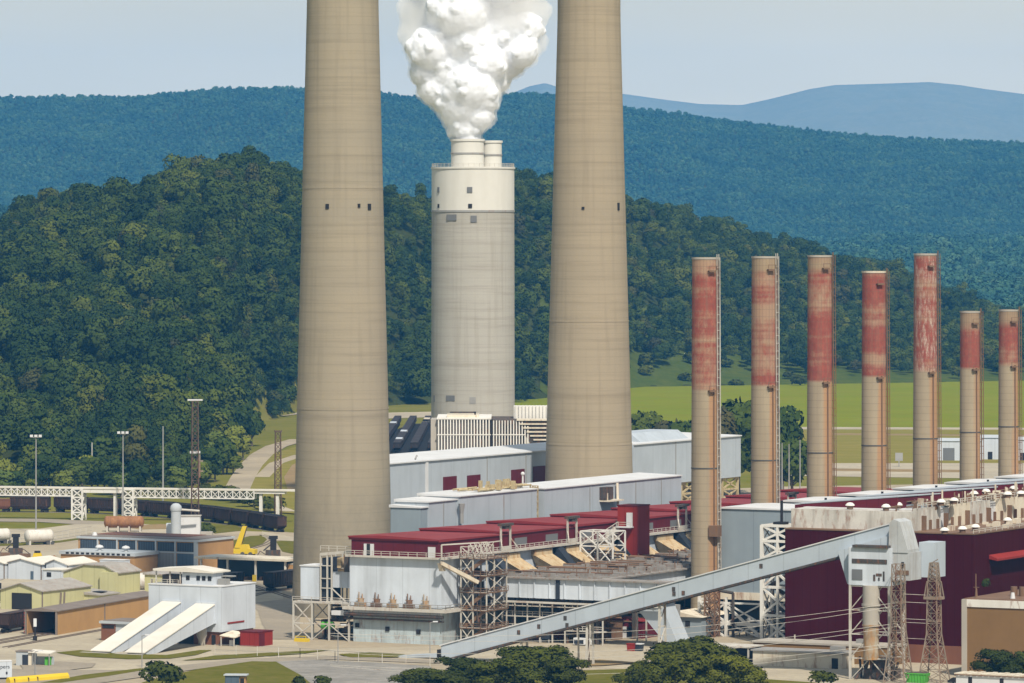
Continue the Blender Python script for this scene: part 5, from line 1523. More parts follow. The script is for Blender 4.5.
# ---- long tan train shed
ROTB = -math.radians(19.5)
h = thing('train_shed', 'long tan brown train shed open and dark at its near end', 'building', G(57.5,635.5), 'x', None) if False else thing('train_shed', 'long tan brown train shed open and dark at its near end', 'building', G(57.5,635.5), ROTB)
LB, WB, HB = 64, 8.6, 6.0
sub('side_wall', MB().box(-.3,0,0,LB,0,HB), M_brown, h)
sub('far_wall', MB().box(-WB,-WB+.3,0,LB,0,HB), M_brown, h)
sub('end_wall', MB().box(-WB+.3,-.3,LB-.3,LB,0,HB), M_brown, h)
sub('roof', MB().prism([(-WB-.4,HB),(.4,HB),(.4,HB+.25),(-WB/2,HB+.95),(-WB-.4,HB+.25)],1,-.5,LB+.4), M_brownroof, h)
sub('portal_post', MB().box(-WB-.35,-WB+.15,-.45,-.05,0,HB), M_brownroof, h); sub('portal_post', MB().box(-.45,.05,-.4,-.02,0,HB), M_brownroof, h)
sub('downpipe', MB().box(.0,.18,29,29.4,0,HB), M_brownroof, h)
sub('floor', MB().box(-WB+.3,-.3,.3,LB-.3,.02,.3), M_murk, h)
sub('dark_infill', MB().box(-WB+.31,-.31,22,22.3,.3,HB-.02), M_dark, h)  # black screen across the shed; it paints the dark of the deep interior
b = MB()
for k in range(7): b.box(-WB-.5,-WB-.3,-.5,-.46,.5+k*.8,.9+k*.8)
sub('clearance_marks', b, M_redbox, h)

# ---- pale yellow sheds
h = thing('yellow_shed', 'pale yellow gabled shed with a dark open doorway', 'building', G(42.5,611))
sub('wall', MB().prism([(-13.5,0),(0,0),(0,5.2),(-7,7.1),(-13.5,5.2)],1,0,24), M_olive, h)
sub('roof', MB().prism([(-13.9,5.1),(-7,7.12),(.4,5.1),(.4,5.35),(-7,7.4),(-13.9,5.35)],1,-.5,24.3), M_shedroof, h)
sub('doorway', MB().box(-9.8,-3.4,-.1,.1,0,4.6), M_dark, h)
sub('corner_trim', MB().box(-.25,.06,-.06,.2,0,5.1), M_brownroof, h)
for y in (8.4,10.2): sub('downpipe', MB().bar((.15,y,.4),(.15,y+.4,4.4),.45), M_brownroof, h)
h = thing('yellow_annexe', 'small pale yellow annexe with a grey roof in front of the taller yellow shed', 'building', Wab(72,-127))
sub('wall', MB().box(0,8,0,9,0,3.2), M_olive, h); sub('roof', MB().hexa([(-.4,-.4,3.2),(8.4,-.4,3.0),(8.4,9.4,3.0),(-.4,9.4,3.2)],[(-.4,-.4,4.1),(8.4,-.4,3.3),(8.4,9.4,3.3),(-.4,9.4,4.1)]), M_shedroof, h)
sub('roof_patch', MB().box(4,7,2,5,3.75,3.9), M_dkblue, h)
h = thing('tall_yellow_shed', 'taller pale yellow shed with an arched grey roof', 'building', Wab(92,-142))
sub('wall', MB().prism([(-2,0),(15.5,0),(15.5,7.6),(11.5,9.4),(5,9.6),(-2,7.4)],1,0,12), M_olive, h)
sub('roof', MB().prism([(-2.4,7.3),(5,9.62),(11.5,9.42),(15.9,7.5),(15.9,7.8),(11.5,9.8),(5,9.95),(-2.4,7.6)],1,-.4,12.4), M_shedroof, h)
sub('side_bay', MB().box(10.8,15.9,-1.4,-.01,0,7.9), M_olive, h)
h = thing('low_yellow_shed', 'lower pale yellow shed with a flat grey roof beside the white tank', 'building', Wab(104,-131))
sub('wall', MB().box(6,20,0,11,0,6.6), M_olive, h); sub('roof', MB().hexa([(5.6,-.4,6.6),(20.4,-.4,6.6),(20.4,11.4,6.6),(5.6,11.4,6.6)],[(5.6,-.4,7.0),(20.4,-.4,6.85),(20.4,11.4,7.4),(5.6,11.4,7.6)]), M_shedroof, h)
for x in (8.2,9.6): sub('downpipe', MB().bar((x,-.15,.5),(x+.3,-.15,5.4),.35), M_brownroof, h)
h = thing('dark_lean_to', 'dark open lean-to with a weathered roof at the left edge', 'shelter', Wab(66,-165))
sub('roof', MB().hexa([(-14,-.4,4.6),(12,-.4,5.2),(12,10,6.0),(-14,10,5.2)],[(-14,-.4,4.9),(12,-.4,5.5),(12,10,6.3),(-14,10,5.5)]), M_shedroof, h)
sub('back_wall', MB().box(-13.5,11.5,9,9.4,0,5.1), M_dkblue, h)
for x in (-13,-5,3,11): sub('post', MB().box(x,x+.35,0,.35,0,4.9), M_steelg, h)

# ---- white ribbed sheds in a row
words = ['leftmost white shed, cut by the picture edge, roof of cream ribs', 'middle white shed with wide cream ribbed roof', 'white shed with a small black window at its low end']
for k,(x0,w) in enumerate(((-11.5,8.5),(-2.6,11.5),(9.6,7.5))):
    h = thing('white_shed', words[k], 'building', Wab(150+1.5*k,-199), group='white sheds with cream ribbed roofs')
    sub('wall', MB().prism([(x0,0),(x0+w,0),(x0+w,4.6),(x0+w*.4,5.9),(x0,4.8)],1,0,15), M_dumpw, h)
    r = MB()
    r.hexa([(x0-.3,-.4,4.8),(x0+w*.4,-.4,6.0),(x0+w*.4,15.4,6.0),(x0-.3,15.4,4.8)],[(x0-.3,-.4,5.05),(x0+w*.4,-.4,6.25),(x0+w*.4,15.4,6.25),(x0-.3,15.4,5.05)])
    sub('roof', r, M_shedroof, h)
    r = MB(); r.hexa([(x0+w*.4,-.4,6.0),(x0+w+.4,-.4,4.5),(x0+w+.4,15.4,4.5),(x0+w*.4,15.4,6.0)],[(x0+w*.4,-.4,6.25),(x0+w+.4,-.4,4.75),(x0+w+.4,15.4,4.75),(x0+w*.4,15.4,6.25)])
    sub('cream_roof', r, M_chutetop, h)
    sub('corner_post', MB().box(x0+w-.2,x0+w+.08,-.08,.2,0,4.5), M_brownroof, h)
    if k == 1: sub('door', MB().box(5.2,6.2,-.1,.05,0,2.6), M_bluedoor, h)
h = thing('white_porch', 'low white porch block with one square black window', 'building', Wab(146,-186))
sub('wall', MB().box(0,6.6,0,8,0,3.6), M_dumpw, h); sub('roof', MB().box(-.3,6.9,-.3,8.3,3.6,3.85), M_chutetop, h)
sub('window', MB().box(1.4,2.9,-.1,.05,1.6,2.9), M_dark, h)

# ---- brick workshop with tall doors
h = thing('brick_workshop', 'brick workshop with blue glazing band and three tall doors', 'building', Wab(204,-169.1))
HW = 8.9
sub('wall', MB().box(-42,0,0,21,0,HW), M_brick, h)
sub('roof', MB().box(-42.4,.4,-.4,21.4,HW,HW+.6), M_ltframe, h); sub('roof_top', MB().box(-41.6,-.4,.4,20.6,HW+.6,HW+.8), M_brownroof, h)
sub('roof_patch', MB().box(-41,-9,8,20,HW+.8,HW+.95), M_tank_o if False else M_redbrick, h)
sub('corner_post', MB().box(-1.0,.12,-.35,.4,0,HW), M_ltframe, h)
for k in range(6):
    x = -41.2+6.85*k
    if x > -2: break
    b = MB(); b.box(x,x+6.0,-.12,.02,HW-3.0,HW-.3)
    w_ = sub('window', b, M_tealpan, h)
    b = MB()
    for q in range(1,7): b.box(x+q*.86-.05,x+q*.86+.05,-.17,-.1,HW-2.9,HW-.4)
    sub('mullions', b, M_bluedoor, w_)
    sub('pilaster', MB().box(x+6.0,x+6.5,-.3,.02,0,HW), M_ltframe, h)
for k,(x,mt) in enumerate(((-20.7,M_bluedoor),(-13.85,M_gdoor),(-7.0,M_bluedoor))):
    sub('door', MB().box(x+.1,x+5.9,-.14,.02,0,HW-3.6), mt, h)
sub('lintel', MB().box(-21,-.9,-.2,.02,HW-3.5,HW-3.05), M_ltframe, h)
sub('roof_vent', MB().cyl((-38,3),.9,HW+.6,HW+1.8,12,.5), M_roofw, h, True)
h = thing('brick_annexe', 'lower brick annexe with a row of small dark windows under its flat roof', 'building', Wab(190.5,-182.6))
sub('wall', MB().box(-26,0,0,13,0,5.0), M_brick, h); sub('roof', MB().box(-26.4,.4,-.4,13.2,5.0,6.0), M_ltframe, h)
for k in range(13): sub('window', MB().box(-24+1.8*k,-22.9+1.8*k,-.42,-.35,5.1,5.7), M_dark, h)
for x in (-15.5,-6.2): sub('roof_vent', MB().lathe([(.6,6),(.6,6.9),(1.3,7.0),(1.0,7.5),(.1,7.8)],14,(x,5)), M_roofw, h, True)
h = thing('white_container', 'white box container against the brick annexe', 'container', Wab(186,-192))
sub('body', MB().box(0,8.5,0,3.4,.1,4.0), M_dumpw, h); sub('door', MB().box(6.2,7.8,-.08,.02,.3,3.4), M_ltframe, h); sub('roof', MB().box(-.1,8.6,-.1,3.5,4.0,4.15), M_roofw, h)

# ---- flue and white block behind the workshop
h = thing('vent_stack', 'stubby grey vent stack with domed cap behind the brick workshop', 'stack', (GD(176,1690),1690), 0.0)
sub('shaft', MB().cyl((0,0),1.6,0,11.4,20), M_ltframe, h, True); sub('cap', MB().lathe([(1.75,11.3),(1.9,12.0),(1.7,12.9),(1.0,13.6),(.1,13.8)],20), M_ltframe, h, True)
sub('side_pipe', MB().tube((0,0,11.8),(7.5,1,11.2),.35,8), M_steelw, h)
h = thing('white_tank_house', 'plain white block house right of the stubby vent stack', 'building', (GD(183,1695),1695), 0.0)
sub('wall', MB().box(-1,5.5,0,6,0,9.2), M_roofw, h); sub('roof', MB().box(-1.2,5.7,-.2,6.2,9.2,9.4), M_conc_p, h); sub('side_store', MB().box(-5.5,-3.8,1,5,0,6.8), M_dumpw, h)
sub('low_wall', MB().box(5.6,9.5,-.5,3,0,4.2), M_conc_p, h)

# ---- open canopy
h = thing('canopy_shed', 'open sided shelter with a flat pale roof beside the brick workshop', 'shelter', Wab(176,-151))
sub('roof', MB().box(-1.5,30,-.8,12,6.2,6.8), M_cream, h)
for x in (0,9,18.5,28.5):
    for y in (0,11): sub('post', MB().box(x,x+.5,y,y+.5,0,6.2), M_chutetop, h)
sub('back_wall', MB().box(.5,29,9,9.3,0,5.6), M_tealpan, h)
b = MB(); rr.seed(31)
for k in range(14): x = rr.uniform(1,27); b.box(x,x+rr.uniform(.6,2.5),rr.uniform(1,5),rr.uniform(5.5,8),0,rr.uniform(.7,2.0))
sub('stored_goods', b, M_rusty, h)
sub('yellow_bollard', MB().box(18.3,19.4,-.9,-.4,0,2.0), M_yel, h)

# ---- yellow crane
h = thing('mobile_crane', 'yellow mobile crane with its boom raised beside the workshop', 'crane', G(238,556), -.3)
sub('carrier', MB().prism([(-3.6,.8),(6,.8),(6,2.2),(3.6,2.4),(3.2,3.6),(1.4,3.6),(1.0,2.4),(-3.6,2.2)],1,-1.3,1.3), M_yel, h)
b = MB(); b.hexa([(-1,-.6,2.6),(.9,-.6,2.6),(.9,.6,2.6),(-1,.6,2.6)],[(1.6,-.35,9.4),(3.0,-.35,9.4),(3.0,.35,9.4),(1.6,.35,9.4)])
bo = sub('boom', b, M_yel, h); sub('boom_face', MB().hexa([(.92,-.4,3.0),(1.0,-.4,3.0),(1.0,.4,3.0),(.92,.4,3.0)],[(3.0,-.3,9.2),(3.08,-.3,9.2),(3.08,.3,9.2),(3.0,.3,9.2)]), M_murk, bo)
sub('cab', MB().box(-3.2,-1.4,-1.2,.2,2.2,4.4), M_tank_o, h)
for x in (-2.4,2,4.6):
    for y in (-1.25,1.25): sub('wheel', MB().tube((x,y-.25,.7),(x,y+.25,.7),.7,12), M_soot, h)

# ---- tanks
def trestle_tank(name, label, loc, rot, r, L, mat, z, legs=3, group=None):
    t_ = thing(name, label, 'tank', loc, rot, group)
    b = MB(); n_ = 18
    prof = [(-L/2,.3),(-L/2+.25,.75),(-L/2+.8,1.0),(L/2-.8,1.0),(L/2-.25,.75),(L/2,.3)]
    vs, fs = [], []
    for (x,k) in prof:
        for q in range(n_): a = 2*math.pi*q/n_; vs.append((x, r*k*math.cos(a), z+r*k*math.sin(a)))
    for j in range(len(prof)-1):
        for q in range(n_): fs.append((j*n_+q,(j+1)*n_+q,(j+1)*n_+(q+1)%n_,j*n_+(q+1)%n_))
    fs += [tuple(range(n_)), tuple(range((len(prof)-1)*n_+n_-1,(len(prof)-1)*n_-1,-1))]
    b.add(vs, fs); sub('shell', b, mat, t_, True)
    for k in range(legs):
        x = -L/2+1.2+(L-2.4)*k/max(1,legs-1)
        sub('saddle', MB().box(x-.3,x+.3,-r*.8,r*.8,0,z-r*.7), M_steelw, t_)
        sub('strap', MB().tube((x-.15,0,z),(x+.15,0,z),r*1.03,18), mat, t_)
    return t_
trestle_tank('storage_tank', 'long rust orange tank on pale saddles behind the workshop', G(124,532), -.03, 2.0, 13.5, M_tank_o, 3.4, 4)
trestle_tank('storage_tank', 'big white horizontal tank at the end of the yellow sheds', G(131,590), .05, 2.3, 11, M_tank_w, 2.5, 2)
def tanker(label, loc, rot):
    t_ = trestle_tank('tank_trailer', label, loc, rot, 2.1, 9.5, M_tank_w, 2.9, 2, 'white tank trailers in the yard'); t_['category'] = 'tank trailer'
    for x in (2.6,4.0):
        for y in (-1.5,1.5): sub('wheel', MB().tube((x,y-.25,.6),(x,y+.25,.6),.62,12), M_soot, t_)
    sub('chassis', MB().box(-2,5,-1,1,.7,1.1), M_dark, t_)
tanker('white tank trailer parked on the yard below the trestle', G(39,545), .42)
tanker('white tank trailer cut by the left picture edge', G(-4,544), .42)

# ---- conveyor trestle across the back
h = thing('conveyor_trestle', 'long white conveyor bridge on lattice piers above the train', 'bridge', (GD(-60,1848),1848), math.atan2(-27, 118))
LT = 131; kz = 1835/FPX
def TX(px_): return (px_-(-60))*kz*1.01
sub('gallery_roof', MB().box(0,LT,-1.6,1.6,10.9,11.5), M_chutetop, h)
b = MB()
def truss_px(p0, p1, zb, n):
    for y in (-1.4,1.4):
        x0, x1 = TX(p0), TX(p1)
        b.bar((x0,y,zb),(x1,y,zb),.42)
        for k in range(n+1):
            x = x0+(x1-x0)*k/n; b.bar((x,y,zb),(x,y,10.9),.34)
            if k < n:
                x2 = x0+(x1-x0)*(k+1)/n; b.bar((x,y,zb),(x2,y,10.9),.22); b.bar((x2,y,zb),(x,y,10.9),.22)
truss_px(-60,79,8.4,22); truss_px(143,266,8.2,17)
sub('truss', b, M_white, h)
sub('beam', MB().box(TX(90),TX(133),-1.4,1.4,9.6,10.9), M_white, h)
sub('beam', MB().box(TX(266),TX(297),-1.2,1.2,10.0,10.9), M_white, h)
for p0,p1 in ((79.5,90),(132,142.5)):
    b = MB(); x0,x1 = TX(p0),TX(p1)
    for y in (-2,2): truss_bay(b, x0, y, x1, y, [0,2.7,5.4,8.0,10.9], .55)
    for x in (x0,x1): truss_bay(b, x, -2, x, 2, [0,5.4,10.9], .5)
    sub('pier', b, M_white, h)
for p in (122.5,272,289): sub('post', MB().box(TX(p)-.5,TX(p)+.5,-.6,.6,-.5 if p < 200 else 0,10.9), M_white, h)

# ---- trains
def hopper_car(name, label, cat, loc, rot, mat, group, L=14.6, load=True, H=4.3):
    t_ = thing(name, label, cat, loc, rot, group)
    b = MB(); b.hexa([(-L/2+1.4,-1.2,1.2),(L/2-1.4,-1.2,1.2),(L/2-1.4,1.2,1.2),(-L/2+1.4,1.2,1.2)],[(-L/2+.3,-1.55,2.2),(L/2-.3,-1.55,2.2),(L/2-.3,1.55,2.2),(-L/2+.3,1.55,2.2)])
    b.box(-L/2+.3,L/2-.3,-1.55,1.55,2.2,H)
    sub('hopper', b, mat, t_)
    b = MB()
    for k in range(12): x = -L/2+.6+(L-1.2)*k/11; b.box(x-.09,x+.09,-1.68,1.68,1.9,H-.1)
    b.box(-L/2+.2,L/2-.2,-1.7,1.7,H-.12,H+.08)
    sub('ribs', b, mat, t_)
    sub('underframe', MB().box(-L/2,L/2,-.5,.5,.95,1.2), M_dark, t_)
    if load: sub('coal', MB().prism([(-1.5,H-.05),(1.5,H-.05),(.5,H+.5),(-.5,H+.5)],0,-L/2+.4,L/2-.4), M_coal, t_)
    for x in (-L/2+2.2,L/2-2.2):
        b = MB(); b.box(x-1.3,x+1.3,-.95,.95,.45,.9)
        for q in (-.85,.85): b.tube((x+q,-1.0,.45),(x+q,1.0,.45),.46,10)
        sub('bogie', b, M_dark, t_)
    return t_
# curved track behind the trestle: rows taken along the rails
path = [G(x,y) for x,y in ((-40,511.5),(20,512),(70,512.5),(120,514.5),(170,518),(215,522.5),(255,528),(300,535.5))]
def along(path, s):
    acc = 0
    for a, b in zip(path[:-1], path[1:]):
        d = math.hypot(b[0]-a[0], b[1]-a[1])
        if acc+d >= s: t_ = (s-acc)/d; return (a[0]+(b[0]-a[0])*t_, a[1]+(b[1]-a[1])*t_), math.atan2(b[1]-a[1], b[0]-a[0])
        acc += d
    return path[-1], 0
total = sum(math.hypot(b[0]-a[0], b[1]-a[1]) for a, b in zip(path[:-1], path[1:]))
s = 26.0; proto = None; k = 0
where = ['behind the rusty end car', 'behind the left lattice pier', 'between the two lattice piers', 'right of the second lattice pier', 'left of the dark lattice mast', 'just right of the dark lattice mast', 'fourth from the big chimney', 'third from the big chimney', 'in the bend by the big chimney', 'nearest the big chimney', 'partly hidden by the big chimney']
p_, r_ = along(path, 14.5)
hopper_car('caboose', 'rust red end car at the left end of the coal train', 'railway car', p_, r_, M_tank_o if False else M_redbrick, None, L=9.5, load=False, H=4.6)
while s < total-2 and k < len(where):
    p_, r_ = along(path, s)
    lab = 'brown coal hopper car '+where[k]
    if proto is None: proto = hopper_car('coal_car', lab, 'railway car', p_, r_, M_car_b, 'coal train below the white trestle', 15.0, True, 5.3)
    else: dup(proto, p_, r_, lab)
    s += 15.6; k += 1
ribbon('rail_bed', path, 4.2, .05, M_ballast)

def rails(path, gauge=1.5, z=.2):
    for o in (-gauge/2, gauge/2):
        vs = []
        for i, p in enumerate(path):
            a = path[max(i-1,0)]; b = path[min(i+1,len(path)-1)]; d = Vector((b[0]-a[0], b[1]-a[1], 0)).normalized()
            vs.append((p[0]-d.y*o, p[1]+d.x*o))
        yield vs
M_rail = paint('rail_steel', (.13,.10,.085), (.09,.06,.045), .3, .4)
def track(path, w=3.4):
    ribbon('rail_bed', path, w, .06, M_ballast)
    b = MB()
    for vs in rails(path):
        for p, q in zip(vs[:-1], vs[1:]): b.bar((*p,.2), (*q,.2), .22, .25)
    o = b.build('rail_track', M_rail); o['kind'] = 'structure'
dirB = Vector((math.sin(-ROTB), math.cos(ROTB)))
def Bpt(x, y):   # train shed frame
    o = G(57.5,635.5); c_, s_ = math.cos(ROTB), math.sin(ROTB)
    return (o[0]+x*c_-y*s_, o[1]+x*s_+y*c_)
track([Bpt(-2.7,-60),Bpt(-2.7,64)]); track([Bpt(-6.2,-60),Bpt(-6.2,64)])
track([Bpt(4.2,-40),Bpt(4.2,20),Bpt(3.2,58)])
track([Bpt(-15.5,-60),Bpt(-15.5,70)]); 
for i,(x,y,lb) in enumerate(((-15.5,9,'brown hopper car with a flat top beside the near end of the train shed'),)):
    p_ = Bpt(x,y); hopper_car('coal_car', lb, 'railway car', p_, math.pi/2+ROTB, M_car_b, 'hopper cars in the yard by the workshops', 17, False, 5.0)
for i,(a,b_,lb) in enumerate(((168,-98.5,'dark hopper car furthest back, against the big left chimney'),(150,-108,'dark hopper car nearest the big left chimney, before the canopy'),(133.5,-116.8,'dark hopper car just right of the dumper house'),(117,-125.5,'dark hopper car mostly hidden behind the dumper house'))):
    hopper_car('coal_car', lb, 'railway car', Wab(a,b_), math.pi/2-PHI, M_car_d, 'hopper cars in the yard by the workshops', 16, False, 5.4)
track([Wab(60,-155.7+0),Wab(117,-125.5),Wab(133.5,-116.8),Wab(150,-108),Wab(200,-81.5)])
h = thing('tan_boxcar', 'tan box car standing beyond the dark hopper cars', 'railway car', Wab(186,-121), math.pi/2-PHI)
sub('body', MB().box(-8,8,-1.5,1.5,1.2,5.2), M_brown, h); sub('roof', MB().prism([(-1.6,5.2),(1.6,5.2),(0,5.6)],0,-8.1,8.1), M_conc_p, h)
sub('door', MB().box(-1.5,1.5,-1.6,-1.5,1.4,4.9), M_brownroof, h)
for x in (-5.5,5.5): sub('bogie', MB().box(x-1.3,x+1.3,-.9,.9,.4,1.2), M_dark, h)

# ---- coal cars parked in rows left of the fat chimney
oC = G(398,452); dC = Vector(G(418,418))-Vector(oC); 
words_row = ['leftmost', 'second', 'third', 'rightmost']
proto = None
hd = math.atan2(dC.y, dC.x)
for r in range(5):
    for c in range(19):
        x = oC[0]-16+r*5.4*1.45; y = oC[1]
        px_ = x + math.cos(hd)*(c*17.2); py_ = y + math.sin(hd)*(c*17.2)
        lab = 'coal car in the packed rows of cars beside the fat white topped chimney'
        mt = M_car_d
        if proto is None: proto = hopper_car('coal_car', lab, 'railway car', (px_,py_), hd, mt, 'coal cars packed in rows in the far yard', 16, False, 4.6)
        else: dup(proto, (px_,py_), hd)
sheet('coal_yard', [(oC[0]-30,oC[1]-40),(oC[0]+35,oC[1]-40),(oC[0]+75,oC[1]+330),(oC[0]+0,oC[1]+330)], .06, M_coal)
rr.seed(6)
for k in range(9):
    r = rr.randrange(4); c = rr.randrange(2,17)
    x = oC[0]-16+r*7.83+math.cos(hd)*c*17.2; y = oC[1]+math.sin(hd)*c*17.2
    t_ = thing('car_cover', 'pale sheet laid over a coal car in the far yard', 'cover', (x,y,4.72), hd, 'pale covers on the far coal cars')
    sub('sheet', MB().box(-7,7,-1.5,1.5,0,.25), (M_conc_p,M_dumpw,M_cream)[k%3], t_); sub('hem', MB().box(-7.1,7.1,-1.75,-1.71,-.6,.2), M_conc_p, t_)

# ---- masts and floodlight poles
lamp_post('floodlight_pole', 'tall thin floodlight pole at the left, its foot by the tank trailer', G(36,534), 32.3, M_steelg, 'flood', 'floodlight poles by the trestle', .3)
lamp_post('floodlight_pole', 'tall thin floodlight pole between the two trestle piers', G(123,522), 30.6, M_steelg, 'flood', 'floodlight poles by the trestle', .3)
lamp_post('utility_pole', 'bare grey pole standing beyond the trestle', G(163,503), 28.5, M_steelg, 'none', None, .38)
lamp_post('utility_pole', 'short pale pole among the trees behind the trestle', G(92,487), 17.5, M_steelw, 'none', None, .32)
def mhead(m_):
    b = MB(); b.box(-2.6,2.6,-.4,.4,42.6,43.1); b.box(-1.8,1.8,-.4,.4,24.4,25.2); sub('light_bar', b, M_roofw, m_)
    b = MB(); b.bar((1.6,0,16),(1.6,0,24),.5); b.box(1.2,2.8,-.4,.4,21.5,22); b.box(1.2,2.8,-.4,.4,18,18.5); sub('ladder', b, M_galv, m_)
M_mast = paint('dark_rust_mast', (.13,.085,.06), (.07,.05,.04), .4, .4, rust=.4)
mast('lattice_mast', 'tall dark rusty lattice mast left of the big chimney', 'tower', G(195,524), 2.6, 2.0, 42.5, 17, M_mast, (), mhead, rot=0.15)
mast('lattice_mast', 'shorter brown lattice mast close beside the big left chimney', 'tower', G(278,521), 2.4, 1.8, 31.5, 14, M_mast, [(31.2,2.6)], None, rot=0.15)

# ---- front left corner
h = thing('gate_kiosk', 'small gate kiosk with a flat white awning on the concrete', 'kiosk', G(16,666), -.25)
sub('cabin', MB().box(0,4.0,0,3.4,0,3.4), M_ltframe, h); sub('doorway', MB().box(1.6,3.0,-.1,.05,0,2.7), M_dkblue, h); sub('panel', MB().box(3.1,3.9,-.08,.05,.2,3.0), M_cream, h)
sub('cabin_roof', MB().box(-.2,4.1,-.2,3.6,3.4,3.6), M_brownroof, h)
sub('awning', MB().hexa([(3.2,-.6,3.25),(8.8,-.6,3.0),(8.8,3.4,3.3),(3.2,3.4,3.55)],[(3.2,-.6,3.45),(8.8,-.6,3.2),(8.8,3.4,3.5),(3.2,3.4,3.75)]), M_chutetop, h)
sub('low_wall', MB().box(4.4,8.6,2.2,2.5,0,2.2), M_ltframe, h)
for x in (4.3,8.4): sub('post', MB().bar((x,-.4,0),(x,-.4,3.2),.2), M_steelg, h)
sub('green_cabinet', MB().box(7.0,8.3,.4,1.4,.3,2.2), M_green, h)
h = thing('yellow_barrier', 'long bright yellow barrier block along the bottom left', 'barrier', G(8,684), math.atan2(G(82,678)[1]-G(8,684)[1], G(82,678)[0]-G(8,684)[0]))
b = MB(); b.prism([(-.9,0),(.9,0),(.7,.9),(.25,1.5),(-.25,1.5),(-.7,.9)],0,0,17.5); sub('body', b, M_yel, h)
for x in (1.2,5.3,8.0): sub('joint', MB().box(x,x+.12,-1.0,-.4,.05,1.2), M_murk, h)
h = thing('white_trailer', 'white box trailer with black lettering at the left edge', 'trailer', G(-20,681), .22)
sub('body', MB().box(0,7.3,0,2.5,.7,4.4), M_dumpw, h); sub('skirt', MB().box(.1,7.2,.1,2.4,.25,.7), M_dark, h); sub('rail', MB().box(-.05,7.35,-.06,2.5,4.3,4.5), M_roofw, h)
fc = bpy.data.curves.new('lettering', 'FONT'); fc.body = 'pers'; fc.size = 1.25; fc.extrude = .01
M_ink, _n, _p, _o = nodes_of('black_lettering'); _p.inputs['Base Color'].default_value = (.02,.02,.03,1)
fc.materials.append(M_ink); fo_ = bpy.data.objects.new('lettering', fc); fm = bpy.data.meshes.new_from_object(fo_); fm.materials.clear(); fm.materials.append(M_ink); fo = bpy.data.objects.new('lettering', fm); COL.objects.link(fo); bpy.data.objects.remove(fo_); fo.parent = h; fo.location = (4.6,-.03,2.75); fo.rotation_euler = (math.pi/2,0,0)
sub('logo_mark', MB().box(5.9,6.3,-.04,0,1.4,2.0), M_ink, h)
h = thing('utility_box', 'grey metal utility hut with an open dark side on the grass', 'hut', G(225,690), -.1)
sub('wall', MB().box(0,3.2,0,2.6,0,3.2), M_bluedoor, h); sub('roof', MB().box(-.3,5.0,-.3,2.9,3.2,3.45), M_ltframe, h); sub('side_panel', MB().box(3.25,4.6,.2,2.4,0,3.0), M_brown, h); sub('doorway', MB().box(3.4,4.3,.1,.22,.2,2.6), M_dark, h)

# machinery lying about behind the white sheds
def junk(label, px_, py_, kind):
    t_ = thing('machine', label, 'machine', G(px_,py_), rr.uniform(-.5,.5))
    if kind == 'mill':
        sub('body', MB().box(-2.2,2.2,-1,1,0,2.2), M_murk, t_); sub('upright', MB().box(-.8,1,-.7,.7,2.2,6.2).box(-1.2,1.4,-.8,.8,5.6,6.6), M_dark, t_); sub('arm', MB().bar((-3,0,2),(-.8,0,3.8),.4), M_murk, t_)
    elif kind == 'loader':
        sub('body', MB().prism([(-4,.6),(4,.6),(4,1.4),(1,1.6),(.6,2.8),(-1.6,2.8),(-2,1.5),(-4,1.3)],1,-1.1,1.1), M_yel, t_); sub('cab', MB().box(-1.4,.4,-1,1,2.8,3.4), M_dark, t_)
        for x in (-2.6,2.4): sub('wheel', MB().tube((x,-1.3,.7),(x,1.3,.7),.75,12), M_soot, t_)
    elif kind == 'digger':
        sub('body', MB().box(-1.6,1.8,-1.2,1.2,.9,2.8), M_murk, t_); sub('track', MB().box(-2.2,2.2,-1.4,1.4,0,.9), M_dark, t_)
        sub('arm', MB().bar((-1,0,2.4),(-3.4,0,4.6),.5).bar((-3.4,0,4.6),(-4.8,0,1.4),.45), M_tank_o, t_)
    else:
        sub('crate', MB().box(-1.5,1.5,-1,1,0,1.4), M_rusty, t_); sub('frame', MB().bar((-1.5,0,1.4),(-.6,0,2.8),.2).bar((-.6,0,2.8),(1.5,0,1.4),.2), M_murk, t_)
junk('dark tall machine behind the white sheds', 15.5, 555, 'mill')
junk('dark rusty scrap pile left of the tall machine', 5, 557, 'crate')
junk('small dark machine right of the tall machine', 25, 558, 'crate')
junk('long yellow loader behind the white sheds', 39, 562, 'loader')
junk('orange armed digger before the brick annexe', 65, 571, 'digger')
junk('dark pile of gear in front of the brick annexe', 92, 576, 'crate')
junk('dark gear lying right of the orange armed digger', 76, 573, 'crate')
junk('black loader resting by the curved track', 273, 557, 'mill')
junk('scrap crate lying near the crane', 262, 560, 'crate')

# chain link fences: posts and wires
def fence(label, pts, H=2.6, step=5.5):
    t_ = thing('wire_fence', label, 'fence', (0,0,0), 0.0)
    b = MB(); w = MB()
    for (p, q) in zip(pts[:-1], pts[1:]):
        L = math.hypot(q[0]-p[0], q[1]-p[1]); n_ = max(1,int(L/step))
        for k in range(n_+1):
            x = p[0]+(q[0]-p[0])*k/n_; y = p[1]+(q[1]-p[1])*k/n_; sub('post', MB().bar((x,y,0),(x,y,H),.14), M_steelw, t_)
        for z in (H, H*.5, .25): w.bar((*p,z),(*q,z),.07)
    sub('wires', w, M_steelg, t_)
fence('thin wire fence behind the tank trailers', gpts((-10,545),(50,541),(92,534)))
fence('thin wire fence along the road in front of the filter house', gpts((215,655),(300,659),(335,662),(430,667)))
# ================================================================== YARDS, FIELDS
zc = [0.02]
def lay(name, pp, mat):
    zc[0] += .012
    return sheet(name, gpts(*pp), zc[0], mat)
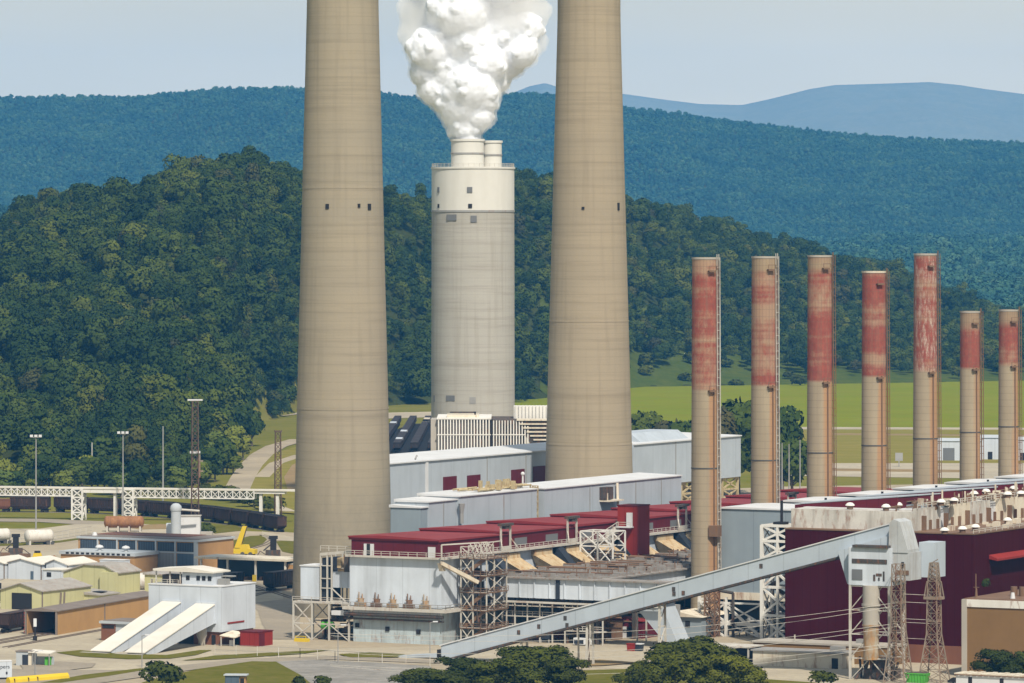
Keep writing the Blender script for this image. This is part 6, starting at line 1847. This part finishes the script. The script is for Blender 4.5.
# far fields beyond the plant
lay('field', ((470,383),(560,382.5),(760,380),(1150,374),(1150,429),(800,428),(470,424)), M_field)
lay('dry_field', ((470,425),(800,428),(1150,429),(1150,464),(760,464),(470,452)), M_hayf)
lay('field_path', ((470,423.2),(800,427),(1150,428.3),(1150,430),(800,429.4),(470,426)), M_conc)
lay('field_path', ((820,433.2),(1150,436.3),(1150,437.6),(820,434.8)), M_dirt)
lay('far_road', ((520,385.3),(620,384.6),(800,382.4),(1150,377.0),(1150,378.2),(800,383.6),(620,386.2),(520,387)), M_conc)
lay('gravel_lot', ((790,463.5),(1150,463),(1150,481),(790,476)), M_conc)
lay('gravel_lot', ((790,468),(900,469.5),(960,470),(960,472.5),(900,472),(790,470.5)), M_dirt)
lay('far_road', ((380,413),(470,411),(600,404),(600,407),(470,416),(380,419)), M_conc)
# plant yard
lay('yard', ((-120,548),(60,543),(100,536),(230,531),(296,533),(430,500),(780,487),(1200,480),(1200,760),(-120,760)), M_yard)
lay('yard_paving', ((-120,560),(40,552),(120,545),(240,556),(280,566),(285,620),(300,650),(700,640),(1200,690),(1200,720),(600,668),(300,662),(120,672),(-120,690)), M_conc)
lay('concrete_apron', ((-120,529.5),(40,529),(75,524.5),(130,523.5),(180,527),(205,531),(180,536),(110,536),(60,541),(-120,549)), M_conc)
lay('access_road', ((-120,518.2),(40,519.2),(100,521.5),(130,523.4),(75,524.6),(40,522.4),(-120,520.8)), M_asph)
lay('grass_strip', ((-120,545),(20,544),(60,541),(92,536.5),(96,537.5),(60,543),(20,546.2),(-120,547.5)), M_lawn)
lay('grass_strip', ((200,527),(236,525),(244,531),(215,534)), M_meadow if False else M_lawn)
lay('dirt_patch', ((120,527),(160,524.5),(200,525),(190,529),(140,530)), M_dirt)
lay('grass_island', ((233,541),(250,536.5),(262,536),(267,540),(262,545),(246,549),(234,549)), M_lawn)
lay('grass_island', ((276,542),(296,540),(300,556),(282,552)), M_lawn)
lay('gravel_road', ((262,532),(300,539),(300,542),(275,541),(262,537)), M_conc)
track([G(231,553),G(250,549.5),G(265,545),(G(272,541)),G(270,537.5),G(262,535.5)], 3.2)
track([G(120,560),G(180,566),G(230,579),G(300,601)], 3.4)
track([G(236,601),G(262,594),G(300,588)], 3.4)
lay('shade_road', ((250,604),(300,598),(300,640),(272,640),(262,625),(258,612)), M_asph)
# foreground
lay('grass_verge', ((56,653.5),(80,651),(108,654),(166,656),(200,651),(212,651),(196,656),(170,659.5),(128,660),(80,657.5)), M_lawn)
lay('grass_verge', ((182,661.5),(215,656.5),(262,654),(300,652),(330,651),(300,655),(262,657.5),(215,660.5)), M_lawn)
lay('access_road', ((-60,668),(60,671),(140,671),(240,660),(330,657),(440,661),(440,664.5),(330,660.5),(240,664),(150,677),(60,690),(-60,700)), M_asph)
lay('asphalt_patch', ((20,666),(60,662.5),(96,664.5),(92,668.5),(60,672),(24,671)), M_asph)
lay('grass_verge', ((84,676),(140,669.5),(152,670),(110,677),(60,684),(40,684)), M_lawn)
lay('lawn', ((100,700),(150,681),(200,670),(252,662.5),(276,663),(300,676),(330,700)), M_lawn)
lay('stone_bank', ((276,663),(310,661),(380,664),(432,668),(420,690),(330,700),(300,676)), M_rock)
lay('grass_verge', ((338,655.5),(370,653.5),(405,655.5),(398,658.5),(350,658.5)), M_lawn)
lay('grass_verge', ((540,673),(640,670),(700,676),(900,690),(900,720),(430,720),(470,690)), M_lawn)
lay('dirt_patch', ((545,664),(600,661),(640,664),(600,667),(560,667.5)), M_dirt)
# pale stone bank and line curving away to the coal yard, left of the big chimney
lay('dry_field', ((240,500),(252,472),(272,455),(300,446),(300,515),(262,512)), M_hayf)
ribbon('stone_bank', gpts((233,500),(238,488),(243,478),(251,466),(262,455),(276,447),(300,440)), 10, zc[0]+.02, M_yard)
ribbon('stone_bank', gpts((262,478),(276,464),(300,456)), 6, zc[0]+.032, M_yard)
track(gpts((233,500),(239,488),(245,478),(254,466),(266,455),(280,447),(300,441.5)), 5)
track(gpts((228,497),(250,497),(272,503),(290,509),(310,517)), 4.6)
ribbon('stone_bank', gpts((226,499),(250,499.5),(272,506),(290,512.5)), 5, zc[0]+.044, M_conc)
lay('dirt_patch', ((284,478),(292,466),(300,462),(300,490),(288,492)), M_dirt)
lay('far_road', ((262,417.6),(300,413.2),(300,414.6),(262,419)), M_conc)

# ================================================================== TREES AND BUSHES
near_mesh = [crown_mesh('crown', 7.2, 12.2, 34, 10500, .55, M_leaf_near, 300+k, .03, sig=.27, lob=(.16,.40)) for k in range(3)]
mid_mesh = [crown_mesh('crown', 6.4, 15.0, 12, 1500, 1.35, M_leaf_hill, 320+k, .12) for k in range(3)]
lite_mesh = [crown_mesh('crown', 6.0, 12.5, 11, 1300, 1.3, M_leaf_yel, 330+k, .08) for k in range(2)]
bush_mesh = crown_mesh('foliage', 2.6, 3.2, 8, 700, .55, M_leaf_near, 340, .02)
trunk_me = [trunk_mb(12.5, 7, 50+k, .5).build('trunk', M_bark) for k in range(2)]
def tree(name, label, loc, mesh, sc, group, cat='tree', trunk=True, rot=None):
    t_ = thing(name, label, cat, loc, rr.uniform(0,6.28) if rot is None else rot, group)
    t_.scale = sc if isinstance(sc, tuple) else (sc,sc,sc)
    c = bpy.data.objects.new('crown' if cat == 'tree' else 'foliage', mesh); COL.objects.link(c); c.parent = t_
    if trunk:
        k = bpy.data.objects.new('trunk', trunk_me[0].data); COL.objects.link(k); k.parent = t_
    return t_
rr.seed(77)
# foreground trees along the bottom
fg = [(420,694,.95,.50,'dark rounded tree at the tail of the inclined conveyor'),(466,690,1.15,.63,'broad green tree second from the left under the conveyor'),
      (532,692,1.4,.87,'tallest leafy tree in the clump under the conveyor'),(562,694,.95,.70,'small tree at the right end of the clump under the conveyor'),
      (650,698,1.05,.66,'small dark tree left of the big rounded tree'),(700,694,1.7,1.04,'big dark rounded tree before the white braced frame'),(737,698,1.1,.82,'lower dark tree on the right flank of the big rounded tree'),
      (502,698,1.2,.76,'low tree in the middle of the clump under the conveyor'),(674,700,1.2,.92,'low tree in front of the big rounded tree'),(443,700,1.1,.52,'low dark tree between the two left trees of the clump')]
for i,(x,y,s,hz_,lb) in enumerate(fg): tree('leafy_tree', lb, G(x,y), near_mesh[i%3], (s,s,hz_), 'leafy trees along the bottom')
tree('leafy_tree', 'dark round tree before the tan brick hall', G(1003,686), near_mesh[0], (.95,.95,.70), None)
tree('leafy_tree', 'smaller tree at the right edge before the tan brick hall', G(1028,685.5), near_mesh[2], (.7,.7,.66), None)
tree('bush', 'low bush at the foot of the block store', G(823,687), bush_mesh, (1.6,1.3,1.0), None, 'bush', False)
tree('bush', 'leafy bush on the lawn at the bottom left', G(163,690), bush_mesh, (2.3,1.9,1.75), None, 'bush', False)
tree('bush', 'pale bush at the lawn edge left of the stone bank', G(322,690), bush_mesh, (1.1,1.0,.9), None, 'bush', False)
tree('bush', 'small pale bush just left of the conveyor tail trees', G(300,691), bush_mesh, (.9,.8,.9), None, 'bush', False)
tree('bush', 'small green shrub on the roof edge of the tan brick hall', (*G(986,590,18.25),18.25), bush_mesh, (.5,.5,.75), None, 'bush', False)
tree('bush', 'dark bush beside the white block behind the workshop', G(206,536), bush_mesh, (2.2,1.8,1.2), None, 'bush', False)
# dark clump behind the slim chimneys
for i,(x,Y,s,hz_) in enumerate(((646,2080,1.25,1.9),(668,2060,1.2,1.75),(690,2020,1.3,1.9),(715,2000,1.5,2.2),(738,2010,1.55,2.4),(760,1985,1.35,2.15),(782,1990,1.5,2.25),(792,1960,1.1,1.55),(700,1980,1.2,1.5),(640,2050,1.0,1.3),(772,1965,1.2,1.3))):
    tree('dark_tree', 'dark tall tree in the clump behind the slim chimneys', (GD(x,Y),Y), mid_mesh[i%3], (s*1.3,s*1.3,hz_), 'dark trees behind the slim chimneys')
# trees one can tell apart along the foot of the hill
for i in range(64):
    x = -30+i*4.25+rr.uniform(-3,3); Y = 2010+rr.uniform(-25,70)+ (0 if x < 190 else (x-190)*3.2)
    if x > 238: continue
    lt = rr.random() < .38
    s = rr.uniform(.65,1.1)
    lb = 'light green tree at the foot of the wooded hill' if lt else 'dark green tree at the foot of the wooded hill'
    tree('edge_tree', lb, (GD(x,Y),Y), lite_mesh[i%2] if lt else mid_mesh[i%3], (s,s,s*rr.uniform(.75,1.05)), 'light trees at the foot of the hill' if lt else 'dark trees at the foot of the hill')
for i,(x,Y,s,lb) in enumerate(((222,2330,1.3,'dark round tree beside the clearing'),(240,2400,1.35,'dark round tree beside the clearing'),(252,2430,1.0,'dark round tree beside the clearing'),(232,2250,1.2,'light round tree by the stone bank'),(243,2290,.8,'light round tree by the stone bank'),(215,2190,1.2,'light round tree by the stone bank'))):
    tree('clearing_tree', lb, (GD(x,Y),Y), (mid_mesh if i<3 else lite_mesh)[i%2], (s,s,s*1.1), 'dark trees by the clearing' if i<3 else 'light trees by the clearing')
for i in range(26):
    x = 150+i*5+rr.uniform(-2,2); Y = 1985-(max(0,x-210))*1.6+rr.uniform(-12,12)
    tree('shrub', 'shrub on the bank behind the coal train', (GD(x,Y),Y), bush_mesh, (rr.uniform(1.2,2.2),rr.uniform(1.2,2),rr.uniform(.9,1.7)), 'shrubs on the bank behind the coal train', 'shrub', False)
for i in range(34):
    x = rr.uniform(632,770) if i < 24 else rr.uniform(780,1010); Y = rr.uniform(3330,3520)
    z = float(hill_h(np.array(x), np.array(Y)))
    tree('shrub', 'shrub on the grassy bank below the far woods', (GD(x,Y),Y,z), bush_mesh, (rr.uniform(1.8,3.6),rr.uniform(1.8,3),rr.uniform(1.4,2.6)), 'shrubs on the grassy bank', 'shrub', False)
for t_ in trunk_me: bpy.data.objects.remove(t_)

# ================================================================== FAR BUILDINGS, WIRES
for i,(x,Y,w,hh,lb) in enumerate(((986,5200,9,5,'white house roof far off among the valley trees, left of two'),(996,5150,10,6,'white house roof far off among the valley trees, right of two'))):
    h = thing('far_house', lb, 'house', (GD(x,Y),Y,17.0-i*1.0), .5-.9*i)
    sub('wall', MB().box(-w/2,w/2,-5,5,-24,hh*.5), M_roofw, h); sub('roof', MB().prism([(-6,hh*.5),(6,hh*.5),(0,hh)],0,-w/2-.6,w/2+.6), M_ltframe, h)
for i,(x,Y,w,hh,lb) in enumerate(((935,2290,20,8.5,'white shed with a dark doorway beyond the roofs, left of the far row'),(981,2300,15,9.5,'white shed with two small dark openings in the far row'),(1012,2290,18,9,'pale blue white shed at the right edge of the far row'))):
    h = thing('far_shed', lb, 'building', (GD(x,Y),Y), -.12, 'white sheds beyond the roofs')
    sub('wall', MB().box(0,w,0,9,0,hh), M_dumpw, h); sub('roof', MB().prism([(-.4,hh),(9.4,hh),(4.5,hh+1.2)],0,-.4,w+.4), M_ltframe, h)
    if i == 0: sub('doorway', MB().box(3.5,8.5,-.15,.05,0,5.5), M_pane, h)
    else:
        for q in (.2,.6): sub('doorway', MB().box(w*q,w*q+2,-.15,.05,0,3.4), M_dark, h)
h = thing('sign_board', 'small grey board standing by the far gravel lot', 'sign', (GD(899,2230),2230), 0.0)
sub('board', MB().box(-1.6,1.6,-.2,.2,2.6,6), M_steelg, h); sub('post', MB().bar((0,0,0),(0,0,2.6),.4), M_steelg, h)
for i,(x,Y,t_) in enumerate(((782,1900,443),(789,1905,444),(800,1900,440))):
    lamp_post('utility_pole', 'thin grey pole before the dark trees, beside the second slim chimney', (GD(x,Y),Y), CAM_H-(t_-YH)*Y/FPX, M_steelg, 'none', 'thin poles before the dark trees', .3)
A = Vector((*Wab(-42,167.3),0)); B_ = Vector((*G(934,682.5),0)); Lf = Vector((GD(330,1165),1165,0))
for i,(z0,z1) in enumerate(((18.3,13.2),(17.6,12.2),(13.6,9.5),(12.9,8.6),(9.2,6.2),(8.6,5.4))):
    t_ = thing('power_wire', 'thin wire strung from the lattice tower across the maroon wall', 'wire', (0,0,0), 0.0, 'thin wires across the maroon wall')
    b = MB(); p0 = A+Vector((0,0,z0)); p1 = Lf+Vector((0,6*(i%2),z1)); P_ = []
    for k in range(17): q = k/16; p = p0.lerp(p1,q); p.z -= 3.2*4*q*(1-q)*(1+.25*(i%2)); P_.append(p)
    for p,q in zip(P_[:-1],P_[1:]): b.tube(p,q,.045,5)
    sub('strand', b, M_steelw, t_)
for i,z in enumerate((20.2,18.4,14.6,13.8,10.2)):
    t_ = thing('power_wire', 'short thin wire between the two lattice towers', 'wire', (0,0,0), 0.0, 'thin wires between the lattice towers')
    b = MB(); b.tube(A+Vector((1,0,z)), B_+Vector((-1,0,z-.4)), .045, 5); sub('strand', b, M_steelw, t_)
for i,(x,y) in enumerate(((142,662),(35,672))):
    lamp_post('yard_light', ('slim lamp post on the road before the slanting galleries','slim lamp post by the gate kiosk')[i], G(x,y+6), 7.5 if i == 0 else 6, M_steelg, 'arm', None, .14)
for i,(x,y,H_) in enumerate(((338,664,9),(430,656,8))):
    lamp_post('yard_light', ('slim lamp post before the filter house','slim lamp post at the conveyor tail')[i], G(x,y), H_, M_steelg, 'arm', None, .13)
h = thing('rail_signal', 'white headed rail signal on a dark post before the train shed', 'signal', G(35,641), 0.0)
sub('post', MB().tube((0,0,0),(0,0,5.2),.2,8).box(-.5,.5,-.4,.4,0,1.2), M_dark, h); sub('head', MB().box(-.35,.4,-.3,.3,3.6,5.6), M_roofw, h)
